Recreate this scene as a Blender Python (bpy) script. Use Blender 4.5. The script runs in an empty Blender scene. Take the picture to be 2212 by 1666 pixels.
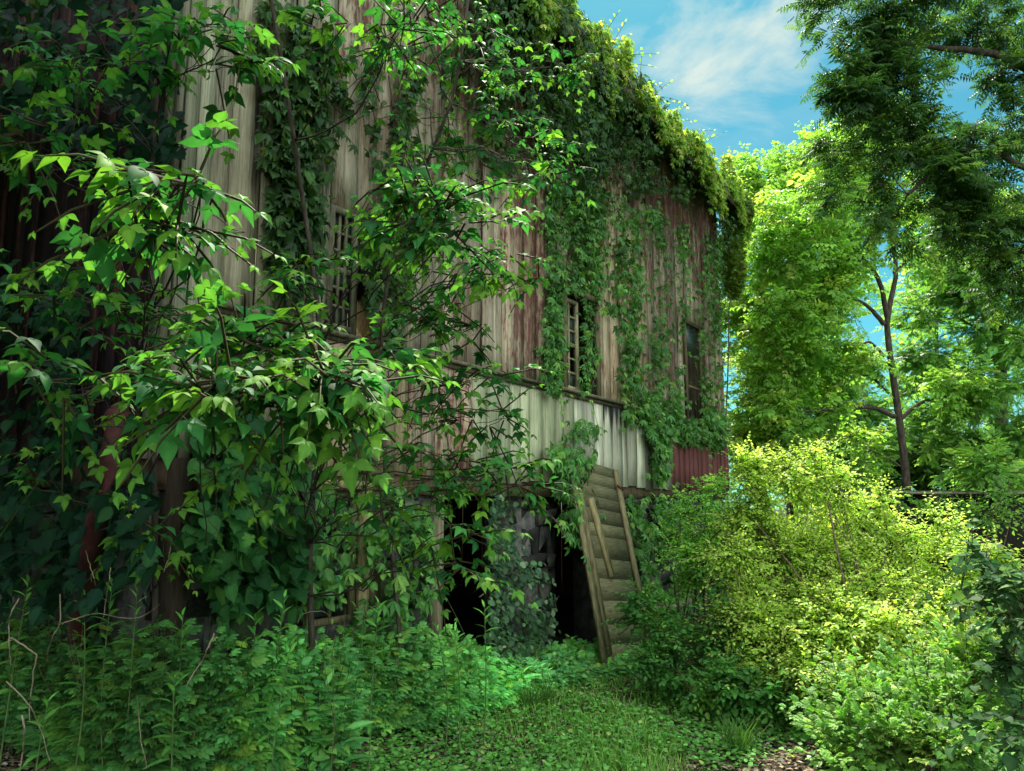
import bpy, math, numpy as np
from mathutils import Vector, Matrix

# ------------------------------------------------------------------ camera
F, CX, CY = 1663.0, 1105.5, 833.0            # pinhole of the photograph at 2211 x 1666
EYE = 1.65
PITCH = math.radians(8.85)
sc = bpy.context.scene
cam_d = bpy.data.cameras.new("camera")
cam = bpy.data.objects.new("camera", cam_d)
sc.collection.objects.link(cam)
cam.location = (0, 0, EYE)
cam.rotation_euler = (math.radians(90) + PITCH, 0, 0)
cam_d.sensor_width = 36
cam_d.lens = 36 * F / 2211
cam_d.clip_start = 0.05
cam_d.clip_end = 2000
sc.camera = cam

# ------------------------------------------------------------------ sky, sun, exposure
SUN_AZ, SUN_EL = math.radians(8), math.radians(55)   # azimuth measured from +Y towards +X
sc.view_settings.view_transform = 'Standard'
sc.view_settings.look = 'None'
sc.view_settings.gamma = 1
sc.view_settings.exposure = 1.7
w = bpy.data.worlds.new("World")
sc.world = w
w.use_nodes = True
nt = w.node_tree
nt.nodes.clear()
N = nt.nodes.new
L = nt.links.new
out = N('ShaderNodeOutputWorld')
bg = N('ShaderNodeBackground')
bg.inputs['Strength'].default_value = 0.05
sky = N('ShaderNodeTexSky')
sky.sky_type = 'NISHITA'
sky.sun_disc = False
sky.sun_elevation = SUN_EL
sky.sun_rotation = SUN_AZ
sky.altitude = 200
sky.air_density = 1.0
sky.dust_density = 0.6
sky.ozone_density = 3.0
tc = N('ShaderNodeTexCoord')
def W_noise(scale, loc, sc_, detail, rough, dist):
    m_ = N('ShaderNodeMapping'); m_.inputs['Scale'].default_value = scale; m_.inputs['Location'].default_value = loc
    q = N('ShaderNodeTexNoise'); q.inputs['Scale'].default_value = sc_; q.inputs['Detail'].default_value = detail
    q.inputs['Roughness'].default_value = rough; q.inputs['Distortion'].default_value = dist
    L(tc.outputs['Generated'], m_.inputs['Vector']); L(m_.outputs['Vector'], q.inputs['Vector'])
    return q.outputs['Fac']


def W_math(op, a, b, clamp=False):
    q = N('ShaderNodeMath'); q.operation = op; q.use_clamp = clamp
    for i_, v_ in enumerate((a, b)):
        if isinstance(v_, (int, float)): q.inputs[i_].default_value = v_
        else: L(v_, q.inputs[i_])
    return q.outputs[0]


def W_near(vec, a, b):
    """1 towards the direction vec, 0 away from it"""
    q = N('ShaderNodeVectorMath'); q.operation = 'DOT_PRODUCT'; q.inputs[1].default_value = Vector(vec).normalized()
    L(tc.outputs['Generated'], q.inputs[0])
    m_ = N('ShaderNodeMapRange'); m_.interpolation_type = 'SMOOTHSTEP'
    m_.inputs['From Min'].default_value = a; m_.inputs['From Max'].default_value = b
    L(q.outputs['Value'], m_.inputs['Value'])
    return m_.outputs['Result']


puffs = W_noise((1, 1, 1.9), (.3, .1, .2), 5.5, 10, .58, .5)
wisps = W_noise((1.0, 1.6, 7.0), (.1, .4, .2), 2.4, 7, .6, .7)
cum = W_math('ADD', puffs, W_math('MULTIPLY', W_near((0.255, 0.80, 0.54), .978, .999), .30))
cum = W_math('MULTIPLY', W_math('SUBTRACT', cum, .72), 4.6, True)
cum = W_math('MULTIPLY', cum, .86)
wsp = W_math('MULTIPLY', W_math('SUBTRACT', wisps, .46), 2.8, True)
wsp = W_math('MULTIPLY', wsp, .22)
behind = W_near((-.25, -1, .45), -.25, .45)
mask = W_math('MAXIMUM', W_math('MAXIMUM', cum, wsp), W_math('MULTIPLY', behind, .8), True)
ccol = N('ShaderNodeMix'); ccol.data_type = 'RGBA'
ccol.inputs['A'].default_value = (5.0, 5.6, 5.0, 1)       # thin cloud near the sun's side, seen from below
ccol.inputs['B'].default_value = (21.0, 23.0, 23.0, 1)    # unseen bright cloud added behind the camera as fill light
L(behind, ccol.inputs['Factor'])
mixc = N('ShaderNodeMix'); mixc.data_type = 'RGBA'
tint = N('ShaderNodeMix'); tint.data_type = 'RGBA'; tint.blend_type = 'MULTIPLY'
tint.inputs['Factor'].default_value = 1
tint.inputs['B'].default_value = (0.30, 0.84, 0.72, 1)
L(sky.outputs['Color'], tint.inputs['A'])
L(tint.outputs['Result'], mixc.inputs['A'])
L(ccol.outputs['Result'], mixc.inputs['B'])
L(mask, mixc.inputs['Factor'])
L(mixc.outputs['Result'], bg.inputs['Color'])
L(bg.outputs['Background'], out.inputs['Surface'])
sl = bpy.data.lights.new("sun", 'SUN')
sl.energy = 4.0
sl.angle = math.radians(0.55)
sl.color = (1.0, 0.95, 0.82)
so = bpy.data.objects.new("sun", sl)
sc.collection.objects.link(so)
sd = Vector((math.sin(SUN_AZ) * math.cos(SUN_EL), math.cos(SUN_AZ) * math.cos(SUN_EL), math.sin(SUN_EL)))
so.rotation_euler = sd.to_track_quat('Z', 'Y').to_euler()
so.location = (0, 20, 30)
sc.cycles.max_bounces = 7
sc.cycles.diffuse_bounces = 4
sc.cycles.transmission_bounces = 5
sc.cycles.transparent_max_bounces = 6

# ------------------------------------------------------------------ layout helpers
rng = np.random.default_rng(11)
A = np.array
cp, sp = math.cos(PITCH), math.sin(PITCH)
AZ = math.radians(33.3)
D2 = A([math.sin(AZ), math.cos(AZ), 0.0])     # along the long wall, away from us
NV = A([math.cos(AZ), -math.sin(AZ), 0.0])    # out of the long wall
WOFF = -4.28                                  # NV . p on the long wall
TCOR, TFAR = 2.71, 13.3                       # D2 . p of the near and far corners
UP = A([0, 0, 1.0])


def ray(x, y):
    a, b = x - CX, CY - y
    return A([a, F * cp - b * sp, F * sp + b * cp])


def P(x, y, d):
    r = ray(x, y)
    return A([0, 0, EYE]) + r * (d / r[1])


def W(x, y, off=0.0):
    r = ray(x, y)
    return A([0, 0, EYE]) + r * ((WOFF + off) / (r @ NV))


def E(x, y, off=0.0):
    r = ray(x, y)
    return A([0, 0, EYE]) + r * ((TCOR - off) / (r @ D2))


def G(x, y, z=0.0):
    r = ray(x, y)
    return A([0, 0, EYE]) + r * ((z - EYE) / r[2])


def TZ(x, y):
    p = W(x, y)
    return p @ D2, p[2]


def FW(t, z, off=0.0):
    return D2 * t + NV * (WOFF + off) + UP * z


def FE(s, z, off=0.0):                        # near end wall: s metres back from the corner
    return D2 * (TCOR - off) + NV * (WOFF - s) + UP * z


def hgt(x, y):
    x = np.asarray(x, float); y = np.asarray(y, float)
    h = 0.16 * np.exp(-(((x + 2.9) / 1.3) ** 2 + ((y - 4.4) / 1.6) ** 2))
    h += 0.03 * np.sin(x * 2.1 + 1.3 * np.sin(y * 1.3)) * np.cos(y * 1.7 + 0.6) + 0.012 * np.sin(x * 7.3 + y * 3.1) * np.sin(y * 6.1)
    return h


def unit(v):
    v = np.asarray(v, float)
    return v / np.maximum(np.linalg.norm(v, axis=-1, keepdims=True), 1e-9)


# ------------------------------------------------------------------ object helpers
def finish(o, label=None, cat=None, group=None, kind=None):
    if label: o['label'] = label
    if cat: o['category'] = cat
    if group: o['group'] = group
    if kind: o['kind'] = kind
    return o


def empty(name, loc, label, cat, group=None):
    o = bpy.data.objects.new(name, None)
    o.empty_display_size = 0.2
    sc.collection.objects.link(o)
    o.location = loc
    o['base'] = [float(v) for v in loc]
    return finish(o, label, cat, group)


def root_of(o):
    while o.parent: o = o.parent
    return o


def mesh_obj(name, V, loops, totals, mat, parent=None, col=None, wear_and_shade=None, smooth=False, base=None):
    V = np.asarray(V, float)
    if parent is not None:
        r = root_of(parent)
        b = A(r['base']) if 'base' in r else A(r.location)
        V = V - b
    elif base is not None:
        V = V - A(base)
    me = bpy.data.meshes.new(name)
    me.vertices.add(len(V)); me.vertices.foreach_set('co', V.astype(np.float32).ravel())
    loops = np.asarray(loops, np.int32); totals = np.asarray(totals, np.int32)
    me.loops.add(len(loops)); me.loops.foreach_set('vertex_index', loops)
    me.polygons.add(len(totals))
    me.polygons.foreach_set('loop_start', (np.cumsum(totals) - totals).astype(np.int32))
    me.polygons.foreach_set('loop_total', totals)
    me.update(calc_edges=True)
    if smooth: me.polygons.foreach_set('use_smooth', np.ones(len(totals), bool))
    for nm, c in (('tint', col), ('wear_and_shade', wear_and_shade)):
        if c is not None:
            at = me.attributes.new(nm, 'FLOAT_COLOR', 'POINT')
            c = np.asarray(c, np.float32)
            if c.shape[1] == 3: c = np.hstack([c, np.ones((len(c), 1), np.float32)])
            at.data.foreach_set('color', c.ravel())
    me.materials.append(mat)
    o = bpy.data.objects.new(name, me)
    sc.collection.objects.link(o)
    if parent is not None: o.parent = parent
    elif base is not None: o.location = base
    return o


class MB:
    """collects polygons (boxes, prisms, tubes) for one mesh"""
    def __init__(s): s.V, s.L, s.T, s.C, s.n = [], [], [], [], 0

    def add(s, V, faces, col=(1, 1, 1)):
        V = np.asarray(V, float)
        s.V.append(V)
        for f in faces:
            s.L.extend([i + s.n for i in f]); s.T.append(len(f))
        s.C.append(np.tile(A(col, dtype=float), (len(V), 1)))
        s.n += len(V)

    def box(s, c, ax, ay, az, col=(1, 1, 1), jit=0.0):
        """centre c and three half-axis vectors"""
        c, ax, ay, az = map(np.asarray, (c, ax, ay, az))
        V = [c + i * ax + j * ay + k * az for k in (-1, 1) for j in (-1, 1) for i in (-1, 1)]
        V = A(V) + rng.normal(0, 1, (8, 3)) * jit
        s.add(V, [(0, 2, 3, 1), (4, 5, 7, 6), (0, 1, 5, 4), (1, 3, 7, 5), (3, 2, 6, 7), (2, 0, 4, 6)], col)

    def bar(s, p, q, wd, th, side=None, col=(1, 1, 1), jit=0.0):
        p, q = np.asarray(p, float), np.asarray(q, float)
        a = unit(q - p)
        side = unit(np.cross(a, UP if abs(a[2]) < .9 else NV)) if side is None else unit(side - a * (side @ a))
        nn = np.cross(a, side)
        s.box((p + q) / 2, (q - p) / 2, side * wd / 2, nn * th / 2, col, jit)

    def build(s, name, mat, parent=None, base=None, smooth=False, attr=True):
        return mesh_obj(name, np.vstack(s.V), s.L, s.T, mat, parent, np.vstack(s.C) if attr else None, None, smooth, base)


def tubes(lines, radii, sides=5):
    """lines (M,K,3), radii (M,K) -> V, loops, totals"""
    lines = np.asarray(lines, float); radii = np.asarray(radii, float)
    M, K, _ = lines.shape
    tg = np.empty_like(lines)
    tg[:, 1:-1] = lines[:, 2:] - lines[:, :-2]
    tg[:, 0] = lines[:, 1] - lines[:, 0]; tg[:, -1] = lines[:, -1] - lines[:, -2]
    tg = unit(tg)
    ref = np.where(np.abs(tg[:, :1, 2:3]).repeat(K, 1) > 0.8, A([1.0, 0, 0]), A([0, 0, 1.0]))
    u = unit(np.cross(tg, ref)); v = np.cross(tg, u)
    an = np.arange(sides) * 2 * math.pi / sides
    V = lines[:, :, None] + radii[:, :, None, None] * (np.cos(an)[:, None] * u[:, :, None] + np.sin(an)[:, None] * v[:, :, None])
    idx = np.arange(M * K * sides).reshape(M, K, sides)
    a = idx[:, :-1]; b = idx[:, 1:]
    q = np.stack([a, np.roll(a, -1, 2), np.roll(b, -1, 2), b], -1).reshape(-1, 4)
    return V.reshape(-1, 3), q.ravel(), np.full(len(q), 4)


def tube_obj(name, paths, mat, parent=None, sides=6, base=None):
    Vs, Ls, Ts, n = [], [], [], 0
    by = {}
    for pts, rad in paths:
        by.setdefault(len(pts), ([], []))
        by[len(pts)][0].append(pts); by[len(pts)][1].append(rad)
    for k, (p, r) in by.items():
        V, l, t = tubes(A(p), A(r), sides)
        Vs.append(V); Ls.append(l + n); Ts.append(t); n += len(V)
    return mesh_obj(name, np.vstack(Vs), np.concatenate(Ls), np.concatenate(Ts), mat, parent, smooth=True, base=base)


def smooth_path(ctrl, r0, r1, n=14, wob=0.0, pw=1.0):
    c = A(ctrl, dtype=float)
    if len(c) == 2: c = A([c[0], (c[0] + c[1]) / 2, c[1]])
    k = len(c)
    e = np.vstack([2 * c[0] - c[1], c, 2 * c[-1] - c[-2]])
    u = np.linspace(0, k - 1 - 1e-6, n)
    i = u.astype(int); f = (u - i)[:, None]
    p0, p1, p2, p3 = e[i], e[i + 1], e[i + 2], e[i + 3]
    pts = 0.5 * (2 * p1 + (p2 - p0) * f + (2 * p0 - 5 * p1 + 4 * p2 - p3) * f ** 2 + (3 * p1 - p0 - 3 * p2 + p3) * f ** 3)
    pts[1:-1] += rng.normal(0, 1, (n - 2, 3)) * wob
    return pts, r0 + (r1 - r0) * np.linspace(0, 1, n) ** pw


# ------------------------------------------------------------------ leaf shapes: x width, y length, z up
def leaf_tpl(right, fold=0.25, droop=0.15, tip=1.0):
    """right: (x, y) from base to just before the tip"""
    V = [(0, 0, 0)]; Fc = []
    prev = None
    for x, y in right:
        z = -droop * y * y
        V += [(0, y, z), (x, y, z + fold * x), (-x, y, z + fold * x)]
        m, r, l = len(V) - 3, len(V) - 2, len(V) - 1
        if prev is None: Fc += [(0, r, m), (0, m, l)]
        else:
            pm, pr, pl = prev
            Fc += [(pm, pr, r, m), (pm, m, l, pl)]
        prev = (m, r, l)
    V.append((0, tip, -droop * tip * tip)); t = len(V) - 1
    m, r, l = prev
    Fc += [(m, r, t), (m, t, l)]
    return A(V, dtype=float), Fc


def compose(parts):
    Vs, Fs, n = [], [], 0
    for (V, Fc), (tx, ty), ang, s, dz in parts:
        c, si = math.cos(ang), math.sin(ang)
        Q = V * s
        z = Q[:, 2] - dz * Q[:, 1]
        X = Q[:, 0] * c - Q[:, 1] * si + tx
        Y = Q[:, 0] * si + Q[:, 1] * c + ty
        Vs.append(np.stack([X, Y, z], 1)); Fs += [tuple(i + n for i in f) for f in Fc]; n += len(V)
    return np.vstack(Vs), Fs


LANCE2 = (A([(0, 0, 0), (.2, .4, .08), (-.2, .4, .08), (0, 1, -.12)], dtype=float), [(0, 1, 3), (0, 3, 2)])
DIAM = (A([(0, 0, 0), (.3, .42, .08), (-.3, .42, .08), (0, 1, -.06)], dtype=float), [(0, 1, 3), (0, 3, 2)])
OVAL = leaf_tpl([(.27, .22), (.33, .5), (.2, .8)], .3, .18)
ROUND = leaf_tpl([(.36, .14), (.46, .45), (.3, .8)], .2, .12)
HEART = leaf_tpl([(.30, -.08), (.46, .16), (.47, .4), (.33, .68), (.12, .88)], .18, .22, 1.05)
TOOTH = leaf_tpl([(.18, .08), (.30, .25), (.33, .42), (.29, .56), (.24, .66), (.12, .84)], .26, .3, 1.08)
GRAPE = leaf_tpl([(.34, -.12), (.50, .08), (.40, .25), (.60, .48), (.34, .55), (.30, .72), (.12, .84)], .16, .25, 1.02)
LANCE = leaf_tpl([(.09, .15), (.13, .4), (.09, .75)], .4, .35)
STALK = (A([(-.012, 0, 0), (.012, 0, 0), (.008, 1, 0), (-.008, 1, 0)], dtype=float), [(0, 1, 2, 3)])
TRI = compose([(STALK, (0, 0), 0, .5, 0), (TOOTH, (0, .46), 0, .62, .15), (TOOTH, (0, .36), 1.2, .5, .12), (TOOTH, (0, .36), -1.2, .5, .12)])
NARR = leaf_tpl([(.13, .2), (.2, .55), (.1, .82)], .35, .3)
FIVE = compose([(STALK, (0, -.35), 0, .35, 0)] + [(NARR, (0, 0), a, q, z) for a, q, z in ((0, 1.05, .2), (.7, .92, .35), (-.7, .92, .35), (1.5, .66, .5), (-1.5, .66, .5))])
D5 = compose([(DIAM, (0, 0), a, s, .35) for a, s in ((0, 1), (.7, .9), (-.7, .9), (1.5, .7), (-1.5, .7))])


def pinnate(leafl, pairs, s=.36, sweep=1.05):
    ps = [(STALK, (0, 0), 0, .75, 0), (leafl, (0, .7), 0, s, .2)]
    for i in range(pairs):
        y = .18 + .5 * i / max(1, pairs - 1)
        ps += [(leafl, (0, y), sweep, s * (1 - .12 * abs(i - 1)), .35), (leafl, (0, y), -sweep, s * (1 - .12 * abs(i - 1)), .35)]
    return compose(ps)


PIN7 = pinnate(DIAM, 3, .42)
PIN11 = pinnate(DIAM, 5, .30, 1.15)
PINL = pinnate(OVAL, 2, .45)
PINW = pinnate(LANCE2, 4, .36, 1.1)
LOBE = leaf_tpl([(.12, .15), (.24, .5), (.14, .8)], .25, .3)
LW2 = leaf_tpl([(.06, .1), (.12, .35), (.10, .65), (.05, .88)], .35, .4)
MUG = compose([(STALK, (0, 0), 0, .5, 0), (LOBE, (0, .3), 0, .75, .1)] + [(LOBE, (0, y), s * a, q, .15) for s in (1, -1) for y, a, q in ((.22, 1.0, .4), (.38, .85, .5), (.55, .6, .42))])


def leaf_arrays(tpl, pos, dirv, nrm, size, col):
    V, Fc = tpl
    pos = np.asarray(pos, float); M = len(pos)
    y = unit(dirv)
    x = unit(np.cross(y, nrm)); z = np.cross(x, y)
    size = np.broadcast_to(np.asarray(size, float), (M,))
    co = pos[:, None] + size[:, None, None] * (V[None, :, 0:1] * x[:, None] + V[None, :, 1:2] * y[:, None] + V[None, :, 2:3] * z[:, None])
    fl = np.array([i for f in Fc for i in f]); ft = np.array([len(f) for f in Fc])
    loops = (fl[None] + (np.arange(M) * len(V))[:, None]).ravel()
    tot = np.tile(ft, M)
    vf = np.where(np.abs(V[:, 0]) < 1e-6, 1.22, .92)                 # paler midrib
    c = (np.asarray(col, float)[:, None] * vf[None, :, None]).reshape(-1, 3)
    return co.reshape(-1, 3), loops, tot, c


class Leaves:
    def __init__(s): s.p = []; s.n = 0

    def add(s, tpl, pos, dirv, nrm, size, col):
        if len(pos) == 0: return
        V, l, t, c = leaf_arrays(tpl, pos, dirv, nrm, size, col)
        s.p.append((V, l + s.n, t, c)); s.n += len(V)

    def tubes(s, lines, radii, col, sides=3):
        V, l, t = tubes(lines, radii, sides)
        s.p.append((V, l + s.n, t, np.tile(A(col, dtype=float), (len(V), 1)))); s.n += len(V)

    def build(s, name, mat, parent=None, base=None):
        V, l, t, c = (np.concatenate(z) for z in zip(*s.p))
        return mesh_obj(name, V, l, t, mat, parent, c, base=base)


def rvec(n, s=1.0):
    return rng.normal(0, s, (n, 3))


def colours(n, a, b, c=None, pc=0.0, var=0.18):
    """mix between two leaf colours, a few of a third, with some spread in lightness"""
    a, b = A(a), A(b)
    m = rng.random((n, 1))
    o = a * (1 - m) + b * m
    if c is not None: o = np.where(rng.random((n, 1)) < pc, A(c), o)
    return np.clip(o * (1 + rng.normal(0, var, (n, 1))), 0.004, 1)


# ------------------------------------------------------------------ materials
def mat_base(name):
    m = bpy.data.materials.new(name); m.use_nodes = True
    t = m.node_tree; t.nodes.clear()
    o = t.nodes.new('ShaderNodeOutputMaterial')
    return m, t, o


def leaf_mat(name, trans=0.4, rough=0.45, spec=0.35, tcol=(1.35, 1.25, 0.45)):
    m, t, o = mat_base(name)
    n = t.nodes.new; l = t.links.new
    at = n('ShaderNodeAttribute'); at.attribute_name = 'tint'
    tcx = n('ShaderNodeTexCoord'); nz = n('ShaderNodeTexNoise'); nz.inputs['Scale'].default_value = 38; nz.inputs['Detail'].default_value = 3
    mr = n('ShaderNodeMapRange'); mr.inputs['To Min'].default_value = 0.72; mr.inputs['To Max'].default_value = 1.28
    mu = n('ShaderNodeMix'); mu.data_type = 'RGBA'; mu.blend_type = 'MULTIPLY'; mu.inputs['Factor'].default_value = 1
    l(tcx.outputs['Object'], nz.inputs['Vector']); l(nz.outputs['Fac'], mr.inputs['Value'])
    l(at.outputs['Color'], mu.inputs['A']); l(mr.outputs['Result'], mu.inputs['B'])
    bs = n('ShaderNodeBsdfPrincipled'); bs.inputs['Roughness'].default_value = rough
    bs.inputs['Specular IOR Level'].default_value = spec
    l(mu.outputs['Result'], bs.inputs['Base Color'])
    tr = n('ShaderNodeBsdfTranslucent')
    m2 = n('ShaderNodeMix'); m2.data_type = 'RGBA'; m2.blend_type = 'MULTIPLY'; m2.inputs['Factor'].default_value = 1
    m2.inputs['B'].default_value = (*tcol, 1)
    l(mu.outputs['Result'], m2.inputs['A']); l(m2.outputs['Result'], tr.inputs['Color'])
    mx = n('ShaderNodeMixShader'); mx.inputs['Fac'].default_value = trans
    l(bs.outputs['BSDF'], mx.inputs[1]); l(tr.outputs['BSDF'], mx.inputs[2]); l(mx.outputs['Shader'], o.inputs['Surface'])
    return m


def noise_mat(name, stops, scale=(6, 6, 6), detail=6, rough=0.9, bump=0.3, dist=0.02, attr=False, spec=0.2):
    m, t, o = mat_base(name)
    n = t.nodes.new; l = t.links.new
    tcx = n('ShaderNodeTexCoord'); mp_ = n('ShaderNodeMapping'); mp_.inputs['Scale'].default_value = scale
    nz = n('ShaderNodeTexNoise'); nz.inputs['Scale'].default_value = 1; nz.inputs['Detail'].default_value = detail; nz.inputs['Roughness'].default_value = .62
    cr = n('ShaderNodeValToRGB')
    e = cr.color_ramp.elements
    e[0].position, e[0].color = stops[0][0], (*stops[0][1], 1)
    e[1].position, e[1].color = stops[-1][0], (*stops[-1][1], 1)
    for p_, c_ in stops[1:-1]:
        q = e.new(p_); q.color = (*c_, 1)
    l(tcx.outputs['Object'], mp_.inputs['Vector']); l(mp_.outputs['Vector'], nz.inputs['Vector']); l(nz.outputs['Fac'], cr.inputs['Fac'])
    bs = n('ShaderNodeBsdfPrincipled'); bs.inputs['Roughness'].default_value = rough; bs.inputs['Specular IOR Level'].default_value = spec
    src = cr.outputs['Color']
    if attr:
        at = n('ShaderNodeAttribute'); at.attribute_name = 'tint'
        mu = n('ShaderNodeMix'); mu.data_type = 'RGBA'; mu.blend_type = 'MULTIPLY'; mu.inputs['Factor'].default_value = 1
        l(src, mu.inputs['A']); l(at.outputs['Color'], mu.inputs['B']); src = mu.outputs['Result']
    l(src, bs.inputs['Base Color'])
    b = n('ShaderNodeBump'); b.inputs['Strength'].default_value = bump; b.inputs['Distance'].default_value = dist
    l(nz.outputs['Fac'], b.inputs['Height']); l(b.outputs['Normal'], bs.inputs['Normal'])
    l(bs.outputs['BSDF'], o.inputs['Surface'])
    return m


def siding_mat():
    """old boards: tint = bare wood colour, wear = (paint left, algae, dark stain)"""
    m, t, o = mat_base('peeling_board_siding')
    n = t.nodes.new; l = t.links.new
    tcx = n('ShaderNodeTexCoord')

    def nz(scale, detail=6, r=.6, loc=(0, 0, 0)):
        mp_ = n('ShaderNodeMapping'); mp_.inputs['Scale'].default_value = scale; mp_.inputs['Location'].default_value = loc
        q = n('ShaderNodeTexNoise'); q.inputs['Scale'].default_value = 1; q.inputs['Detail'].default_value = detail; q.inputs['Roughness'].default_value = r
        l(tcx.outputs['Object'], mp_.inputs['Vector']); l(mp_.outputs['Vector'], q.inputs['Vector'])
        return q.outputs['Fac']

    def mth(op, a, b, clamp=False):
        q = n('ShaderNodeMath'); q.operation = op; q.use_clamp = clamp
        for i, v in enumerate((a, b)):
            if isinstance(v, (int, float)): q.inputs[i].default_value = v
            else: l(v, q.inputs[i])
        return q.outputs[0]

    def mr(v, a, b, c=0., d=1.):
        q = n('ShaderNodeMapRange'); q.inputs['From Min'].default_value = a; q.inputs['From Max'].default_value = b
        q.inputs['To Min'].default_value = c; q.inputs['To Max'].default_value = d; l(v, q.inputs['Value'])
        return q.outputs['Result']

    def mix(f, a, b, mode='MIX'):
        q = n('ShaderNodeMix'); q.data_type = 'RGBA'; q.blend_type = mode
        for s_, v in (('Factor', f), ('A', a), ('B', b)):
            if isinstance(v, tuple): q.inputs[s_].default_value = (*v, 1)
            elif isinstance(v, (int, float)): q.inputs[s_].default_value = v
            else: l(v, q.inputs[s_])
        return q.outputs['Result']
    at = n('ShaderNodeAttribute'); at.attribute_name = 'tint'
    aw = n('ShaderNodeAttribute'); aw.attribute_name = 'wear_and_shade'
    sx = n('ShaderNodeSeparateColor'); l(aw.outputs['Color'], sx.inputs['Color'])
    grain = nz((100, 100, 3.0), 7, .65)
    strk = nz((13, 13, .7), 5, .6, (3, 1, 7))
    flake = nz((30, 30, 7), 8, .75, (9, 4, 2))
    blot = nz((2.2, 2.2, 1.2), 4, .6, (1, 8, 3))
    fade0 = nz((9, 9, 3), 7, .7, (2, 2, 9))
    wood = mix(1, at.outputs['Color'], mr(grain, .3, .72, .55, 1.35), 'MULTIPLY')
    wood = mix(mth('MULTIPLY', mr(strk, .46, .70, 0, .62), mth('ADD', mth('MULTIPLY', sx.outputs['Blue'], 2.6), .2), True), wood, (.030, .026, .024))
    pm = mth('ADD', mth('MULTIPLY', flake, .85), mth('MULTIPLY', strk, .25))
    pm = mth('ADD', pm, mth('MULTIPLY', mth('SUBTRACT', blot, .5), .5))
    pm = mr(mth('ADD', pm, mth('SUBTRACT', sx.outputs['Red'], .5)), .535, .61)
    fade = nz((16, 16, 5), 7, .7, (5, 2, 9))
    fm = mr(mth('ADD', mth('MULTIPLY', fade, .6), mth('MULTIPLY', blot, .4)), .47, .56)
    wood = mix(mth('MULTIPLY', fm, mth('MULTIPLY', sx.outputs['Red'], 1.6, True)), wood, mix(1, (.74, .52, .47), wood, 'MULTIPLY'))
    red = mix(mr(grain, .3, .7), (.10, .030, .030), (.22, .085, .075))
    c = mix(pm, wood, red)
    al = mr(mth('ADD', mth('MULTIPLY', blot, .7), mth('MULTIPLY', fade0, .3)), .38, .62)
    c = mix(mth('MULTIPLY', al, sx.outputs['Green'], True), c, (.055, .085, .030))
    stn = mr(mth('ADD', strk, mth('SUBTRACT', sx.outputs['Blue'], .5)), .45, .62)
    c = mix(mth('MULTIPLY', stn, .9), c, (.012, .012, .016))
    bs = n('ShaderNodeBsdfPrincipled'); bs.inputs['Roughness'].default_value = .9; bs.inputs['Specular IOR Level'].default_value = .15
    l(c, bs.inputs['Base Color'])
    b = n('ShaderNodeBump'); b.inputs['Strength'].default_value = .7; b.inputs['Distance'].default_value = .012
    l(mth('ADD', mth('ADD', grain, flake), mth('MULTIPLY', pm, .4)), b.inputs['Height']); l(b.outputs['Normal'], bs.inputs['Normal'])
    l(bs.outputs['BSDF'], o.inputs['Surface'])
    return m


M_SID = siding_mat()
M_WOOD = noise_mat('bare_weathered_wood', [(.3, (.10, .085, .055)), (.5, (.24, .21, .14)), (.7, (.36, .33, .22))], (30, 30, 5), 7, .9, .6, .01, True)
M_PLANK = noise_mat('old_plank', [(.3, (.08, .075, .045)), (.5, (.22, .20, .12)), (.7, (.36, .34, .20))], (7, 7, 150), 8, .9, .12, .003, True)
M_STONE = noise_mat('foundation_stone', [(.3, (.04, .045, .05)), (.5, (.11, .115, .11)), (.7, (.20, .20, .17))], (7, 7, 7), 8, .95, .7, .03, True)
M_MORTAR = noise_mat('old_mortar', [(.35, (.05, .05, .05)), (.65, (.17, .16, .14))], (9, 9, 9), 8, .95, .7, .03)
M_ROOF = noise_mat('old_roofing', [(.35, (.06, .06, .065)), (.65, (.16, .155, .15))], (5, 5, 5), 6, .9, .3, .02)
M_RUST = noise_mat('rusty_red_metal', [(.3, (.035, .012, .012)), (.55, (.075, .022, .020)), (.75, (.12, .04, .03))], (9, 9, 9), 7, .7, .3, .01)
M_BARK = noise_mat('tree_bark', [(.3, (.022, .017, .014)), (.55, (.07, .055, .042)), (.75, (.13, .11, .085))], (25, 25, 6), 7, .95, .9, .02)
M_TWIG = noise_mat('brown_twig', [(.3, (.05, .035, .022)), (.7, (.15, .11, .07))], (25, 25, 25), 4, .9, .2, .005)
M_DRY = noise_mat('dry_stick', [(.3, (.13, .10, .06)), (.7, (.34, .28, .19))], (25, 25, 25), 4, .9, .2, .005)
M_LEAF = leaf_mat('broad_leaf', .42, .62, .12, (1.15, 1.35, .75))
M_VINE = leaf_mat('vine_leaf', .35, .5, .25)
M_TREE = leaf_mat('tree_leaf', .55, .5, .25, (1.35, 1.3, .7))
M_WEED = leaf_mat('weed_leaf', .35, .55, .2, (1.2, 1.3, .5))
M_LITT = leaf_mat('dead_leaf', .1, .9, .05, (1, 1, 1))


def glass_mat():
    m, t, o = mat_base('dusty_glass')
    b = t.nodes.new('ShaderNodeBsdfPrincipled')
    nz = t.nodes.new('ShaderNodeTexNoise'); nz.inputs['Scale'].default_value = 9; nz.inputs['Detail'].default_value = 5
    cr = t.nodes.new('ShaderNodeValToRGB'); cr.color_ramp.elements[0].color = (.010, .02, .02, 1); cr.color_ramp.elements[1].color = (.05, .075, .06, 1)
    t.links.new(nz.outputs['Fac'], cr.inputs['Fac']); t.links.new(cr.outputs['Color'], b.inputs['Base Color'])
    b.inputs['Roughness'].default_value = .25; b.inputs['Specular IOR Level'].default_value = .5
    t.links.new(b.outputs['BSDF'], o.inputs['Surface'])
    return m


M_GLASS = glass_mat()


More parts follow.
